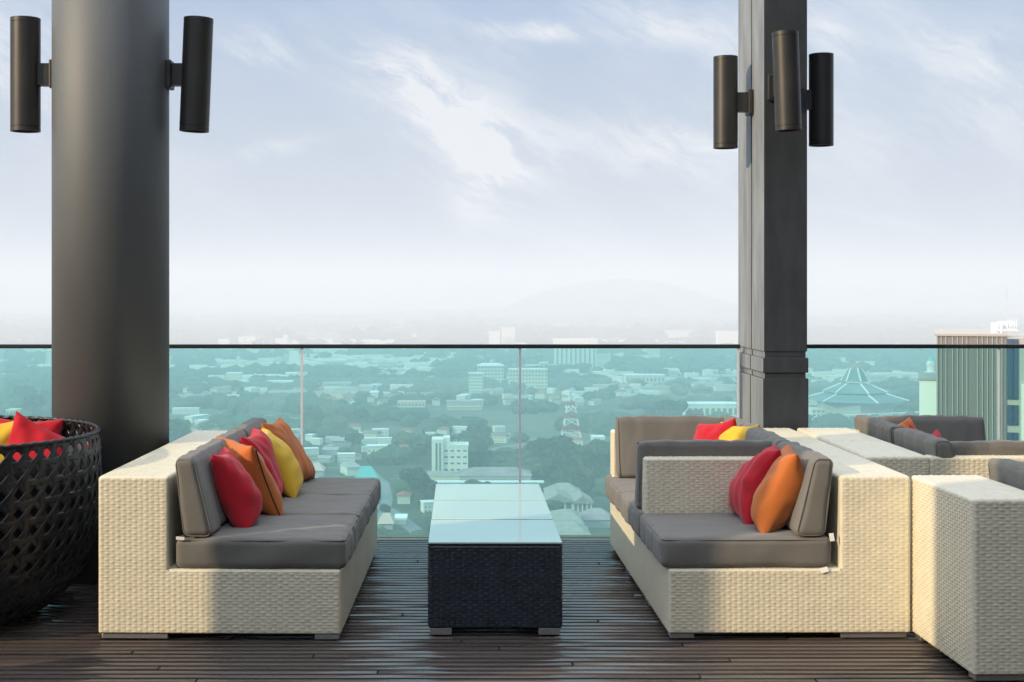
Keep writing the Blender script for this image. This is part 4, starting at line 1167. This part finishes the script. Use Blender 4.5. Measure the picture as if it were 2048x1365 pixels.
scatter(8000, 1000, 1700, (4.5, 9.5), I2, 200, -.2, 15)
scatter(9000, 1700, 3000, (7, 14), I1, 320, -.15, 25)
scatter(3500, 3000, 5200, (12, 26), I1, 600, -.3, 35)
wd = obj('woodland', np.concatenate(Vs), np.concatenate(Fs), M['canopy'], smooth=False)
tag(wd, 'mass of dark green trees filling the hazy city below', None, None, 'stuff')

# far districts that fade into the haze: too many and too small to tell apart
m = MB(); r_ = random.Random(3)
for _ in range(1000):
    D_ = r_.uniform(1700, 3000); x = r_.uniform(-.36, .43) * D_
    w_, d_, h_ = r_.uniform(9, 38), r_.uniform(8, 18), r_.choice([4, 5, 6, 6, 8, 20 if r_.random() < .12 else 7])
    m.box(x - w_ / 2, x + w_ / 2, D_, D_ + d_, GZ, GZ + h_, r_.choice([0, 0, 1]))
o = m.build('distant_districts', [M['cwhite'], M['ccream']]); tag(o, 'faint pale far city districts dissolving in haze', None, None, 'stuff')

# hills on the horizon
def hills():
    def h(px, ridge):
        return ridge(px)
    def ridge1(px):
        pts = [(-800, 655), (0, 650), (300, 652), (420, 628), (490, 624), (560, 640), (640, 648), (720, 632), (820, 622), (960, 622), (1010, 620), (1060, 596), (1120, 576), (1200, 560), (1260, 555), (1330, 560), (1370, 570), (1440, 592), (1480, 606), (1560, 625), (1700, 632), (1900, 630), (2100, 640), (3000, 655)]
        return np.interp(px, [p[0] for p in pts], [p[1] for p in pts])
    Y0 = 5300.0; pxs = np.linspace(-800, 3000, 320); V = []; Q = []
    rows = 26
    top = HC - (ridge1(pxs) - PY0) * Y0 / F
    for j in range(rows):
        t = j / (rows - 1); y = Y0 - 900 + 2400 * t; e = math.exp(-((t - .5) / .23) ** 2)
        X = (pxs - PX0) * Y0 / F
        Pn = waves(np.stack([X, np.full_like(X, y), 0 * X], 1), 700, 4) * 14 * (e ** .5) * (abs(t - .5) > .02)
        z = GZ - .5 + (top - GZ) * e + Pn * e * (1 - e)
        for i in range(len(pxs)): V.append((X[i], y, z[i]))
    n = len(pxs)
    for j in range(rows - 1):
        for i in range(n - 1): Q.append((j * n + i, j * n + i + 1, (j + 1) * n + i + 1, (j + 1) * n + i))
    o = obj('hills', V, np.array(Q), M['canopy'], smooth=True); tag(o, 'faint mountain ridge behind the hazy city', None, None, 'structure')
hills()

# ------------------------------------------------------------------ the air
HAZE = 0.00060
hz = MB().box(-13000, 13000, -2500, 13000, GZ - 1, 75).build('haze', [])
hm = bpy.data.materials.new('haze_air'); hm.use_nodes = True; hm.node_tree.nodes.clear(); N = NT(hm.node_tree)
out = N.node('ShaderNodeOutputMaterial'); pv = N.node('ShaderNodeVolumePrincipled')
pv.inputs['Color'].default_value = (.865, .908, .962, 1); pv.inputs['Density'].default_value = HAZE; pv.inputs['Anisotropy'].default_value = 0.0
N.l.new(pv.outputs[0], out.inputs['Volume']); hz.data.materials.append(hm)
tag(hz, 'pale haze over the whole city', None, None, 'stuff')
print('houses', nh, 'trees', tr_n, 'canopy verts', off)
